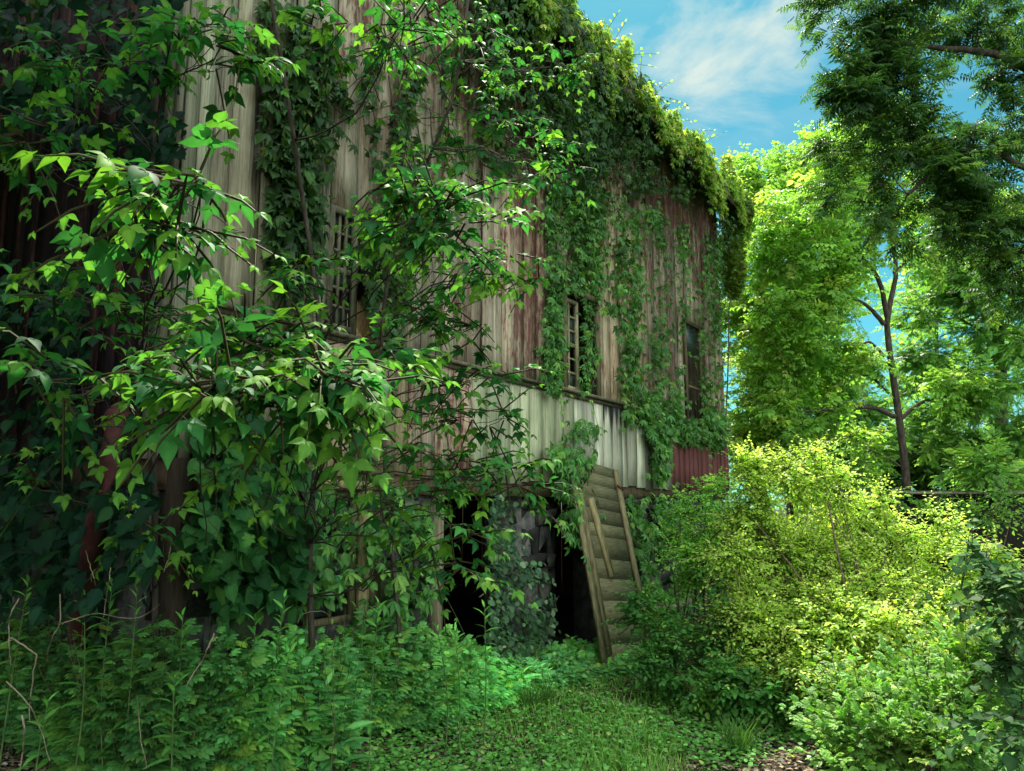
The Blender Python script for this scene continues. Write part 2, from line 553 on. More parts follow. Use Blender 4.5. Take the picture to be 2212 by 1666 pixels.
def ground_mat():
    m, t, o = mat_base('forest_soil')
    n = t.nodes.new; l = t.links.new
    tcx = n('ShaderNodeTexCoord')
    a = n('ShaderNodeTexNoise'); a.inputs['Scale'].default_value = 30; a.inputs['Detail'].default_value = 9; a.inputs['Roughness'].default_value = .75
    b2 = n('ShaderNodeTexNoise'); b2.inputs['Scale'].default_value = 1.6; b2.inputs['Detail'].default_value = 5
    for q in (a, b2): l(tcx.outputs['Object'], q.inputs['Vector'])
    c1 = n('ShaderNodeValToRGB'); e = c1.color_ramp.elements
    e[0].position, e[0].color = .36, (.012, .010, .009, 1); e[1].position, e[1].color = .7, (.11, .085, .06, 1)
    c2 = n('ShaderNodeValToRGB'); e = c2.color_ramp.elements
    e[0].position, e[0].color = .36, (.008, .018, .006, 1); e[1].position, e[1].color = .7, (.04, .085, .018, 1)
    l(a.outputs['Fac'], c1.inputs['Fac']); l(a.outputs['Fac'], c2.inputs['Fac'])
    mr = n('ShaderNodeMapRange'); mr.inputs['From Min'].default_value = .42; mr.inputs['From Max'].default_value = .56; l(b2.outputs['Fac'], mr.inputs['Value'])
    mx = n('ShaderNodeMix'); mx.data_type = 'RGBA'; l(mr.outputs['Result'], mx.inputs['Factor']); l(c1.outputs['Color'], mx.inputs['A']); l(c2.outputs['Color'], mx.inputs['B'])
    bs = n('ShaderNodeBsdfPrincipled'); bs.inputs['Roughness'].default_value = .95; bs.inputs['Specular IOR Level'].default_value = .1
    l(mx.outputs['Result'], bs.inputs['Base Color'])
    bp = n('ShaderNodeBump'); bp.inputs['Strength'].default_value = .8; bp.inputs['Distance'].default_value = .03
    l(a.outputs['Fac'], bp.inputs['Height']); l(bp.outputs['Normal'], bs.inputs['Normal']); l(bs.outputs['BSDF'], o.inputs['Surface'])
    return m


# ------------------------------------------------------------------ ground
def ground():
    u = np.linspace(-1, 1, 181)
    g = 9 * u + 291 * u ** 7
    X, Y = np.meshgrid(g, g + 5)
    Z = hgt(X, Y)
    idx = np.arange(X.size).reshape(X.shape)
    q = np.stack([idx[:-1, :-1], idx[:-1, 1:], idx[1:, 1:], idx[1:, :-1]], -1).reshape(-1, 4)
    o = mesh_obj('ground', np.stack([X.ravel(), Y.ravel(), Z.ravel()], 1), q.ravel(), np.full(len(q), 4), ground_mat(), smooth=True)
    finish(o, kind='structure')


ground()

# ------------------------------------------------------------------ the barn
ZB = 1.90           # bottom edge of the boards
ZL = TZ(1180, 840)[1]   # ledge height
ZE = 7.15           # eave
barn = empty('barn', FW(TCOR, 0), 'derelict barn with peeling red and grey board siding over a stone basement', 'barn')


def holes_of(px):
    """(x0,y0,x1,y1) in the photograph -> t0,t1,z0,z1 on the long wall"""
    x0, y0, x1, y1 = px
    t0, zt = TZ(x0, y0); t1, _ = TZ(x1, y0); _, zb = TZ(x0, y1)
    return t0, t1, zb, zt


WIN = [holes_of((1213, 628, 1278, 838)), holes_of((1479, 690, 1512, 905)), holes_of((712, 440, 775, 712))]


def boards(name, fn, t0, t1, z0, z1, holes, attr, bw=.22, ragged=0.0, off=0.0, sgn=1):
    Vs, Ls, Ts, Cs, Ws, n = [], [], [], [], [], 0
    t = t0
    while t < t1 - 1e-3:
        wd = min(bw * rng.uniform(.72, 1.3), t1 - t)
        if t1 - (t + wd) < .06: wd = t1 - t
        a, b = t + .004, t + wd - (.004 if rng.random() > .16 else rng.uniform(.008, .02))
        segs = [(z0 - ragged * rng.random() ** 2, z1)]
        for (h0, h1, zb, zt) in holes:
            if b > h0 + .02 and a < h1 - .02:
                ns = []
                for s0, s1 in segs:
                    if zb > s0: ns.append((s0, min(s1, zb)))
                    if zt < s1: ns.append((max(s0, zt), s1))
                segs = ns
        o_ = off + rng.normal(0, .006)
        tone = rng.normal(1, .24)
        lean = rng.normal(0, .004)
        for s0, s1 in segs:
            if s1 - s0 < .03: continue
            k = max(2, int((s1 - s0) / .28) + 1)
            zz = np.linspace(s0, s1, k)
            j1 = np.cumsum(rng.normal(0, .0012, k)); j2 = np.cumsum(rng.normal(0, .0012, k))
            bow = lean * np.sin(np.linspace(0, 3.1, k)) * 2
            ring = []
            for z, e1, e2, bo in zip(zz, j1, j2, bow):
                c_, w_ = attr((a + b) / 2, z)
                for (tt, oo) in ((a + e1, o_ + bo), (b + e2, o_ + bo + rng.normal(0, .001)), (b + e2, o_ - .024), (a + e1, o_ - .024)):
                    Vs.append(fn(tt, z, oo)); Cs.append(A(c_) * tone); Ws.append(w_)
                ring.append([n, n + 1, n + 2, n + 3]); n += 4
            for r0, r1 in zip(ring[:-1], ring[1:]):
                for i in range(4):
                    f = [r0[i], r0[(i + 1) % 4], r1[(i + 1) % 4], r1[i]]
                    Ls += f if sgn > 0 else f[::-1]; Ts.append(4)
            Ls += ring[0][::-1] + ring[-1]; Ts += [4, 4]
        t += wd
    return mesh_obj(name, A(Vs), Ls, Ts, M_SID, barn, np.clip(A(Cs), .01, 1), A(Ws))


def tx(x, y=900):
    return TZ(x, y)[0]


def at_upper(t, z):
    wood = (.46, .39, .28)
    p, g, s = .40, .18, .26
    if t < tx(700): wood, p, g, s = (.46, .42, .29), .20, .28, .40
    if t < tx(420): wood, p = (.30, .30, .21), .05
    if tx(1085) < t < tx(1185): wood, p, g = (.52, .42, .30), .46, .1
    if tx(1185) < t < tx(1290): p, s = .40, .45
    if tx(1290) < t < tx(1400): wood, p, g, s = (.60, .49, .33), .41, .1, .2
    if t > tx(1400): wood, p, g = (.48, .39, .29), .44, .15
    if z > 4.8: p += .10 * min(1, (z - 4.8) / 1.0)
    return wood, (p, g, s)


def at_lower(t, z):
    k = (z - ZB) / (ZL - ZB)
    wood, p, g, s = (.42, .34, .20), .34, .3, .3
    if t < tx(650): wood, p = (.20, .17, .12), .4
    if t > tx(868): wood, p, g, s = (.54, .42, .30), .48, .12, .3
    if t > tx(1005): wood, p, g, s = (.44, .45, .28), .02, .34, .12
    if t > tx(1235): wood, p, g, s = (.50, .49, .36), .02, .08, (.75 - 1.1 * (1 - k)) if tx(1285) < t < tx(1432) else .2
    if t > tx(1435): wood, p, g, s = (.25, .15, .12), .82, .02, .15
    return wood, (p, g, max(0, s))


SIDE_TOP = 7.1
boards('upper_siding', FW, TCOR + .16, TFAR, ZL + .02, SIDE_TOP, [WIN[0], WIN[1], WIN[2]], at_upper, off=.02)
boards('lower_siding', FW, TCOR + .16, TFAR, ZB, ZL, [], at_lower, ragged=.05, off=.05)
cb = boards('corner_board', FW, TCOR - .03, TCOR + .16, 1.93, SIDE_TOP, [], lambda t, z: ((.36, .35, .24), (.02, .3, .15)), bw=.10, off=.055)
cb = boards('corner_board', FE, 0.0, .2, 1.93, SIDE_TOP, [], lambda t, z: ((.28, .27, .19), (.08, .3, .2)), bw=.11, off=.03, sgn=-1)
boards('end_siding', FE, .2, 9.0, 1.95, SIDE_TOP, [], lambda t, z: ((.03, .015, .02), (.58, .03, .62)), off=0, sgn=-1)  # dark tint and heavy stain put the end wall's shade into its colour
boards('back_siding', lambda t, z, o: D2 * t + NV * (WOFF - 9.0 + o) + UP * z, TCOR, TFAR, 0, SIDE_TOP, [], lambda t, z: ((.1, .08, .07), (.5, .1, .1)), bw=.4)
boards('far_end_siding', lambda t, z, o: D2 * (TFAR + o - .03) + NV * (WOFF - t) + UP * z, 0.06, 8.9, 0, SIDE_TOP, [], lambda t, z: ((.2, .15, .1), (.6, .1, .1)), bw=.3)
# closed linings so that no daylight falls through the cracks
mb = MB()
mb.box(FW((TCOR + TFAR) / 2, 5.0, -8.9), D2 * (TFAR - TCOR) / 2, NV * .02, UP * 2.1)
mb.box(FE(4.5, 4.7, -.07), NV * 4.45, D2 * .015, UP * 2.6)
mb.box(D2 * (TFAR - .12) + NV * (WOFF - 4.5) + UP * 4.6, NV * 4.4, D2 * .02, UP * 2.35)
mb.box(FW((TCOR + TFAR) / 2, 2.02, -4.5), D2 * ((TFAR - TCOR) / 2 - .1), NV * 4.38, UP * .04)       # ground-floor deck over the basement
for k in range(9):
    mb.box(FW(TCOR + .8 + k * 1.15, 1.90, -4.5), D2 * .06, NV * 4.3, UP * .075)                        # joists
for tt in (tx(1020), tx(700), tx(1150)):
    mb.box(FW(tt, .95, -2.2), D2 * .08, NV * .08, UP * .95)
for k in range(3):
    mb.box(FW(TCOR + 2.5 + k * 3, 4.6, -1.6), D2 * .09, NV * .09, UP * 2.6)
mb.build('inner_frame', M_WOOD, barn)
# roof
mb = MB()
prof = [(.50, 7.02), (-4.5, 8.45), (-9.5, 7.02)]
for (o1, z1), (o2, z2) in zip(prof[:-1], prof[1:]):
    p, q = FW(0, z1, o1), FW(0, z2, o2)
    c = (p + q) / 2 + D2 * (TCOR + TFAR) / 2
    nn = unit(np.cross(D2, q - p))
    mb.box(c, D2 * ((TFAR - TCOR) / 2 + .35), (q - p) / 2, nn * .04)
mb.build('roof', M_ROOF, barn)
mb = MB()
mb.box(FW((TCOR + TFAR) / 2, 6.96, .46), D2 * ((TFAR - TCOR) / 2 + .33), NV * .015, UP * .09, (.75, .72, .7))
mb.box(FW((TCOR + TFAR) / 2, 7.0, .27), D2 * ((TFAR - TCOR) / 2 + .3), NV * .17, UP * .012, (.5, .4, .35))
mb.build('eave_board', M_WOOD, barn)
# gables
for tt in (TCOR + .02, TFAR - .02):
    mb = MB()
    ring = [(-.0, 6.9), (-.02, 7.12), (-4.5, 8.38), (-8.98, 7.12), (-9.0, 6.9)]
    V = [FW(tt - .02, z, o) for o, z in ring] + [FW(tt + .02, z, o) for o, z in ring]
    mb.add(V, [(0, 1, 2, 3, 4), (9, 8, 7, 6, 5)] + [(i, i + 5, (i + 1) % 5 + 5, (i + 1) % 5) for i in range(5)], (.5, .2, .2))
    mb.build('gable', M_WOOD, barn)
# the drip ledge between the two rows of boards
mb = MB()
t = TCOR + .16
while t < TFAR:
    ln = min(rng.uniform(1.6, 2.6), TFAR - t)
    mb.box(FW(t + ln / 2, ZL + .012 + rng.normal(0, .006), .075), D2 * (ln / 2 - .004), NV * .045, UP * .014 + NV * .004, (.62, .60, .58), .002)
    mb.box(FW(t + ln / 2, ZL - .025, .063), D2 * (ln / 2 - .004), NV * .012, UP * .02, (.35, .33, .3), .002)
    t += ln
mb.build('drip_ledge', M_WOOD, barn)
mb = MB()
mb.box(FW((TCOR + TFAR) / 2, 1.83, -.08), D2 * ((TFAR - TCOR) / 2 - .03), NV * .09, UP * .085, (.42, .33, .28), .004)
mb.box(FE(4.5, 1.86, -.10), NV * 4.5, D2 * .08, UP * .085, (.4, .3, .28), .004)
mb.build('sill_beam', M_WOOD, barn)


def stone_wall(fn, ax, nrm, t0, t1, z0, z1, off, thick=.45, seed=0, dark=1.0):
    """rough courses of stone in front of a mortar core, gathered into S and C"""
    S, C = MB(), MB()
    C.box(fn((t0 + t1) / 2, (z0 + z1) / 2, off - thick / 2 - .03), ax * (t1 - t0) / 2, nrm * thick / 2, UP * (z1 - z0) / 2)
    z = z0
    while z < z1 - .03:
        h = min(rng.uniform(.09, .30), z1 - z)
        t = t0
        while t < t1 - .03:
            wd = min(rng.uniform(.16, .5), t1 - t)
            g = .012
            c = fn(t + wd / 2, z + h / 2, off - .03 + rng.uniform(-.02, .03))
            tone = rng.uniform(.3, 1.1) * dark; tn = A([1.05, 1, .88]) * tone
            if rng.random() < .35: tn = tn * A([.7, 1.0, .55])
            wx, hz = wd / 2 - g, h / 2 - g
            if wx > .02 and hz > .02:
                # chamfered stone: back rectangle, wider middle, smaller face
                ring = lambda s, o_: [c + ax * (i * wx * s) + UP * (j * hz * s) + nrm * o_ for i, j in ((-1, -1), (1, -1), (1, 1), (-1, 1))]
                V = A(ring(1, -.08) + ring(1, .01) + ring(.93, .018 + rng.uniform(-.01, .02))) + rng.normal(0, .02, (12, 3))
                fs = [(8, 9, 10, 11)] + [(i + k, (i + 1) % 4 + k, (i + 1) % 4 + k + 4, i + k + 4) for k in (0, 4) for i in range(4)]
                S.add(V, fs, np.clip(tn, .1, 1.4))
            t += wd
        z += h
    o = S.build('stone_pier' if dark < 1 else 'foundation_wall', M_STONE, barn)
    C.build('mortar', M_MORTAR, o)


T_PIER = (tx(1140, 1250), tx(1212, 1250)); T_OPEN1 = tx(940, 1250); T_WIN = (tx(655, 1200), tx(790, 1200)); T_OPEN2 = tx(1320, 1250)
ZM = 1.745
stone_wall(FW, D2, NV, TCOR, T_WIN[0], -.1, ZM, -.05)
stone_wall(FW, D2, NV, T_WIN[0], T_WIN[1], -.1, .80, -.05)
stone_wall(FW, D2, NV, T_WIN[1], T_OPEN1, -.1, ZM, -.05)
stone_wall(FW, D2, NV, T_PIER[0], T_PIER[1], -.1, ZM, -.06, thick=.46001, dark=.7)
stone_wall(FW, D2, NV, T_OPEN2, TFAR, -.1, ZM, -.05)
stone_wall(FE, -NV, -D2, .05, 9.0, -.1, ZM + .03, -.08)
mb = MB()
mb.box(FW(T_OPEN1 + .05, .86, -.06), D2 * .035, NV * .07, UP * .88, (.75, .72, .68), .004)
mb.build('doorway_post', M_WOOD, barn)
mb = MB()
mb.box(FW(tx(806, 1200), .88, -.03), D2 * .07, NV * .05, UP * .88, (.42, .36, .30), .004)
mb.build('doorway_post', M_WOOD, barn)


def window(t0, t1, z0, z1, off, cols, rows, col, missing=(), name='window', sag=0.0, fw=.055, depth=.05):
    """frame as the part, sash bars and panes as sub-parts"""
    f = MB()
    w2, h2 = (t1 - t0) / 2, (z1 - z0) / 2
    tc_, zc = (t0 + t1) / 2, (z0 + z1) / 2
    for s in (-1, 1):
        f.box(FW(tc_ + s * (w2 - fw / 2), zc, off), D2 * fw / 2, NV * depth / 2, UP * h2, col, .002)
        f.box(FW(tc_, zc + s * (h2 - fw / 2), off), D2 * (w2 - fw - .001), NV * depth / 2, UP * fw / 2, col, .002)
    fo = f.build('window', M_WOOD, barn)
    b = MB()
    iw, ih = w2 - fw, h2 - fw
    for i in range(1, cols):
        tt = tc_ - iw + 2 * iw * i / cols
        b.box(FW(tt, zc, off - .004), D2 * .011, NV * .012, UP * (ih - .001), col, .001)
    for j in range(1, rows):
        z = zc - ih + 2 * ih * j / rows
        b.box(FW(tc_, z, off - .006), D2 * (iw - .001), NV * .010, UP * (.011 if j != rows // 2 else .022), col, .001)
    b.build('sash_bars', M_WOOD, fo)
    g = MB()
    for i in range(cols):
        for j in range(rows):
            if (i, j) in missing: continue
            tt = tc_ - iw + 2 * iw * (i + .5) / cols; z = zc - ih + 2 * ih * (j + .5) / rows
            g.box(FW(tt, z, off - .014), D2 * (iw / cols - .012), NV * .0015, UP * (ih / rows - .012), (1, 1, 1))
    if g.V: g.build('pane', M_GLASS, fo)
    return fo


t0, t1, z0, z1 = WIN[0]
# jambs of the tall window, its sash pushed to the left half
f = MB()
for tt in (t0 - .03, t1 + .03):
    f.box(FW(tt, (z0 + z1) / 2, .045), D2 * .028, NV * .03, UP * ((z1 - z0) / 2 + .04), (.55, .52, .42), .003)
f.box(FW((t0 + t1) / 2, z1 + .035, .05), D2 * ((t1 - t0) / 2 + .05), NV * .035, UP * .03, (.5, .45, .38), .003)
f.build('window_casing', M_WOOD, barn)
window(t0, (t0 + t1) / 2 + .03, z0 + .01, z1 - .05, -.03, 2, 6, (1.15, 1.15, 1.0), {(0, 1), (1, 1), (1, 2), (0, 4), (1, 5)}, fw=.04)
t0, t1, z0, z1 = WIN[1]
window(t0, t1, z0, z1, -.02, 1, 3, (.5, .45, .38), {(0, 0), (0, 1)}, fw=.04)
t0, t1, z0, z1 = WIN[2]
window(t0, t1, z0, z1, -.01, 3, 6, (.55, .58, .55), {(0, 1), (1, 1), (0, 4), (1, 4), (2, 4), (1, 5), (0, 3)}, fw=.05)
tw0, tw1 = tx(668, 1200), tx(768, 1200)
window(tw0, tw1, .80, 1.74, -.02, 2, 4, (.6, .6, .46), {(1, 0)}, fw=.045)
f = MB()
f.box(FW(tw1 + .06, .93, .02), D2 * .045, NV * .03, UP * .9, (1.2, 1.1, .8), .003)
f.box(FW((tw0 + tw1) / 2 + .02, 1.80, .03), D2 * ((tw1 - tw0) / 2 + .1), NV * .04, UP * .032, (1.2, 1.15, .7), .003)
f.build('window_casing', M_WOOD, barn)

# ------------------------------------------------------------------ the door leaning on the long wall
def leaning_door():
    BL = G(1308, 1452, .0); TL = W(1226, 985, .10)
    wdt = float(np.linalg.norm(G(1404, 1414) - G(1308, 1452)))
    up = TL - BL; H = np.linalg.norm(up); u = unit(up)
    s = unit(D2 - u * (D2 @ u)); nn = np.cross(s, u)
    if nn @ NV < 0: nn = -nn
    e = empty('leaning_door', BL, 'loose plank door leaning against the barn wall beside the dark doorway', 'door')
    b = MB(); z = .02
    while z < H - .05:
        h = min(rng.uniform(.14, .26), H - z)
        tn = rng.uniform(.40, .66); c = A([tn, tn * 1.02, tn * .84])
        b.box(BL + u * (z + h / 2) + s * wdt / 2 + nn * rng.uniform(-.001, .001), s * (wdt / 2), u * (h / 2 - rng.uniform(.001, .003)), nn * .012, c, .0004)
        z += h
    b.build('door_panel', M_PLANK, e)
    for k, (x0, x1, a, b_, wd_) in enumerate(((-.03, -.03, -.02, H + .12, .10), (.085, .085, .15, H - .1, .075), (wdt - .03, wdt - .03, .22, H - .02, .08))):
        q = MB()
        c = (.75, .72, .55) if k != 1 else (.6, .58, .42)
        q.bar(BL + s * x0 + u * a + nn * .032, BL + s * x1 + u * b_ + nn * .032, wd_, .035, side=s, col=c, jit=.003)
        q.build('rail', M_WOOD, e)
    q = MB()
    q.bar(BL + s * .46 + u * (H * .42) + nn * .03, BL + s * .30 + u * (H * .80) + nn * .03, .09, .03, side=s, col=(1.05, 1.0, .7), jit=.003)
    q.build('brace', M_WOOD, e)
    q = MB()
    q.bar(BL + s * (wdt - .12) + u * (H * .90) + nn * .058, BL + s * (wdt + .03) + u * (H * .885) + nn * .058, .03, .008, side=u, col=(.5, .5, .5))
    q.build('hinge', M_RUST, e)
    return e


leaning_door()


def single(name, mbuild, mat, base, label, cat, group=None):
    o = mbuild.build(name, mat, None, base)
    return finish(o, label, cat, group)


# rusty leaning pipe with a collar, near end
pb = G(140, 1560, .05); pt = E(258, 885, .25)
pipe = empty('rusty_pipe', pb, 'thick rusty red pipe leaning against the dark near end of the barn', 'pipe')
tube_obj('pipe_shaft', [smooth_path([pb - UP * .1, P(200, 1180, 4.1), pt], .058, .052, 8)], M_RUST, pipe, 12)
ax_ = unit(pt - P(200, 1180, 4.1))
tube_obj('pipe_collar', [(A([pt - ax_ * .16, pt - ax_ * .155, pt - ax_ * .03, pt - ax_ * .02]), [.055, .072, .072, .055])], M_RUST, pipe, 12)
# rotten post under the corner boards
q = MB(); q.box(FW(TCOR + .10, .95, .02), D2 * .07, NV * .06, UP * .98, (.16, .13, .13), .006)
single('corner_post', q, M_WOOD, FW(TCOR + .1, 0, .02), 'rotten dark timber post standing under the pale corner boards', 'post')
# plank lying among the shrubs past the door
q = MB(); a_, b_ = W(1405, 1318, .45), W(1478, 1303, .45)
q.bar(a_, b_ + (b_ - a_) * .2, .10, .035, side=UP, col=(.7, .66, .6), jit=.004)
single('plank', q, M_WOOD, a_, 'weathered grey plank propped among shrubs beyond the leaning door', 'plank')
# bin standing inside the doorway
q = MB(); bc = FW(tx(1030, 1300), 0, -1.3)
e = empty('storage_bin', bc, 'dark square bin standing in the shade inside the left doorway', 'bin')
q.box(bc + UP * .38, D2 * .36, NV * .3, UP * .38, (.35, .42, .5), .004); q.build('bin_body', M_STONE, e)
q = MB(); q.box(bc + UP * .785, D2 * .38, NV * .32, UP * .02, (.4, .46, .5), .003); q.build('lid', M_STONE, e)

# ------------------------------------------------------------------ plants
def in_poly(px, py, poly):
    x, y = px, py
    ins = np.zeros(len(x), bool)
    n = len(poly); j = n - 1
    for i in range(n):
        xi, yi = poly[i]; xj, yj = poly[j]
        c = ((yi > y) != (yj > y)) & (x < (xj - xi) * (y - yi) / (yj - yi + 1e-9) + xi)
        ins ^= c; j = i
    return ins


def vnoise(x, y, seed):
    r = np.random.default_rng(seed); g = r.random((64, 64))
    x = x % 63; y = y % 63
    i, j = x.astype(int), y.astype(int); fx, fy = x - i, y - j
    fx = fx * fx * (3 - 2 * fx); fy = fy * fy * (3 - 2 * fy)
    return (g[i, j] * (1 - fx) + g[(i + 1) % 64, j] * fx) * (1 - fy) + (g[i, (j + 1) % 64] * (1 - fx) + g[(i + 1) % 64, (j + 1) % 64] * fx) * fy


def sample(poly, n, sx=None, sy=None, thr=0.5, seed=1):
    """n points of the outline (photograph units), thinned into strands by a stretched noise"""
    poly = A(poly, dtype=float)
    lo, hi = poly.min(0), poly.max(0)
    X, Y = np.empty(0), np.empty(0)
    while len(X) < n:
        x = rng.uniform(lo[0], hi[0], n * 2); y = rng.uniform(lo[1], hi[1], n * 2)
        k = in_poly(x, y, poly)
        if sx: k &= (vnoise(x / sx + 7, y / sy + 3, seed) * .62 + vnoise(x / sx * 2.7, y / sy * 2.2, seed + 1) * .38 + rng.normal(0, .10, len(x))) > thr + .04
        X = np.concatenate([X, x[k]]); Y = np.concatenate([Y, y[k]])
    return X[:n], Y[:n]


def raysv(x, y):
    a, b = x - CX, CY - y
    return np.stack([a, F * cp - b * sp, F * sp + b * cp], -1)


def wallv(x, y, off, nv=NV, c=WOFF):
    r = raysv(x, y)
    return A([0, 0, EYE]) + r * ((c + off) / (r @ nv))[:, None]


WPX = [(1213, 628, 1280, 845, .9), (1474, 690, 1514, 905, .9), (712, 440, 778, 712, .8)]


def vine(name, label, poly, n, tpl, size, cols, off=(.03, .3), strands=(18, 90, .5), stems=None, group='vines climbing the barn', end=False, seed=1, mat=None, hang=1.0):
    nv, c = (-D2, -TCOR) if end else (NV, WOFF)
    x, y = sample(poly, n, strands[0], strands[1], strands[2], seed)
    x = x + rng.normal(0, 7, n); y = y + rng.normal(0, 11, n)
    if not end and 'right half' not in label:
        kp = np.ones(n, bool)
        for x0_, y0_, x1_, y1_, pr in WPX: kp &= ~((x > x0_) & (x < x1_) & (y > y0_) & (y < y1_) & (rng.random(n) < pr))
        x, y = x[kp], y[kp]; n = len(x)
    o = rng.uniform(off[0], off[1], n) * rng.random(n) ** .5
    pos = wallv(x, y, o, nv, c)
    dirv = unit(-UP * hang + nv * rng.uniform(.1, 1.4, (n, 1)) + rvec(n, .6))
    nrm = unit(nv * .8 + UP * .9 + rvec(n, .5))
    poly = A(poly, dtype=float)
    bx, by = poly[:, 0].mean(), poly[:, 1].max()
    base = wallv(A([bx]), A([by]), .1, nv, c)[0]
    root = empty(name, base, label, 'vine', group)
    lv = Leaves()
    tp = tpl if isinstance(tpl, list) else [tpl]
    ch = rng.integers(0, len(tp), n)
    sz = size * rng.uniform(.55, 1.3, n)
    co = colours(n, *cols) * (.7 + .6 * vnoise(x / 30 + 5, y / 45 + 5, seed + 2))[:, None]
    for i, q in enumerate(tp):
        k = ch == i
        lv.add(q, pos[k], dirv[k], nrm[k], sz[k], co[k])
    # loose runners hanging clear of the boards
    k = max(4, n // 130); i_ = rng.integers(0, n, k); ln_ = rng.uniform(.15, .55, k); u_ = np.linspace(0, 1, 5)
    dr_ = unit(nv * rng.uniform(.1, .8, (k, 1)) - UP * rng.uniform(.2, 1.4, (k, 1)) + rvec(k, .5))
    ln3 = pos[i_][:, None] + dr_[:, None] * (ln_[:, None] * u_)[:, :, None] - UP * (ln_[:, None] * u_ ** 2 * .35)[:, :, None]
    lv.tubes(ln3, np.full((k, 5), .0025), (.07, .10, .03))
    for f_ in (1, 2, 3, 4): lv.add(tp[0], ln3[:, f_], unit(dr_ + rvec(k, .5) - UP * .4), unit(nv + UP + rvec(k, .4)), size * rng.uniform(.4, 1.0, k), co[i_] * 1.15)
    lv.build('foliage', mat or M_VINE, root)
    paths = []
    for _ in range(stems if stems else max(3, n // 260)):
        i = rng.integers(0, n); x0, y0 = x[i], y[i]
        k = 8
        ys = np.linspace(y0 - rng.uniform(30, 160), y0 + rng.uniform(60, 260), k)
        xs = x0 + np.cumsum(rng.normal(0, 7, k)); xs -= xs[k // 2] - x0
        ok = in_poly(xs, ys, poly)
        if ok.sum() < 3: continue
        ys = np.linspace(ys[ok].min(), ys[ok].max(), k)
        paths.append((wallv(xs, ys, .045, nv, c), np.full(k, rng.uniform(.003, .009))))
    if paths: tube_obj('stem', paths, M_TWIG, root, 4)
    return root


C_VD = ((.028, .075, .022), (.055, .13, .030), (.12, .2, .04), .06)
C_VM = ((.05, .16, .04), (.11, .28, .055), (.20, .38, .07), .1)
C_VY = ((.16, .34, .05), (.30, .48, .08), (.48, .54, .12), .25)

eave_poly = [(1030, -60), (1225, -20), (1250, 30), (1290, 75), (1345, 130), (1400, 180), (1445, 245), (1455, 300), (1430, 330), (1400, 290), (1360, 250), (1320, 230), (1290, 290), (1210, 330), (1130, 250), (1060, 160), (1030, 60)]
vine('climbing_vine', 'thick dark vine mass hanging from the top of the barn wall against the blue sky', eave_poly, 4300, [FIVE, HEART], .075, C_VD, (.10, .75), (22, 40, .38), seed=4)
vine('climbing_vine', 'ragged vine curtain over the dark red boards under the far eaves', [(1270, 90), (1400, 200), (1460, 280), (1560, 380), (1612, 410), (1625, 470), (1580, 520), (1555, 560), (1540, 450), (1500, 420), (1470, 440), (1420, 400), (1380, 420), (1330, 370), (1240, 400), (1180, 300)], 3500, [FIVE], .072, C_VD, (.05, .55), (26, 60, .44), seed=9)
# the sunlit fringe running up the eave
def fringe():
    n = 6500
    t = rng.uniform(tx(1150, 0) - 1.0, TFAR + .55, n)
    cl = vnoise(t * 2.6, t * 0 + 3, 5)
    r = rng.random(n)
    off = .46 + .34 * vnoise(t * 4.2, t * 0 + 31, 18) * .62 * rng.random(n)
    z = 7.02 - (.15 + .75 * vnoise(t * 5.1, t * 0 + 14, 16) ** 2 * 1.6) * cl * r + rng.uniform(0, .42, n) * vnoise(t * 3.3, t * 0 + 9, 6) * 1.7
    pos = D2 * t[:, None] + NV * (WOFF + off)[:, None] + UP * z[:, None]
    root = empty('climbing_vine', FW(TFAR - 3, 7.0, .5), 'sunlit yellow green vine fringe trailing along the roof edge', 'vine', 'vines climbing the barn')
    lv = Leaves()
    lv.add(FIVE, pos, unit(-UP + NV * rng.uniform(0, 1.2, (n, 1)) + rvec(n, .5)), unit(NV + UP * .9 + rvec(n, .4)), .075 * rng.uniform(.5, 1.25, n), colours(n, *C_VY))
    # runners reaching into the air
    k = 46
    ts = rng.uniform(tx(1200, 0), TFAR + .4, k); ln = rng.uniform(.15, .5, k)
    st = D2 * ts[:, None] + NV * (WOFF + .55) + UP * 7.1
    dr = unit(UP * rng.uniform(-.5, 1.1, (k, 1)) + NV * rng.uniform(.2, 1, (k, 1)) + D2 * rng.normal(0, .4, (k, 1)))
    u = np.linspace(0, 1, 5)
    lines = st[:, None] + dr[:, None] * (ln[:, None, None] * u[None, :, None]) - UP * (u ** 2)[None, :, None] * .1
    lv.tubes(lines, np.full((k, 5), .003), (.16, .2, .05))
    for f in (.35, .6, .8, 1.0):
        p_ = st + dr * (ln * f)[:, None] - UP * .1 * f * f
        lv.add(OVAL, p_, unit(dr + rvec(k, .6)), unit(UP + rvec(k, .4)), .05, colours(k, *C_VY))
    lv.build('foliage', M_TREE, root)


fringe()


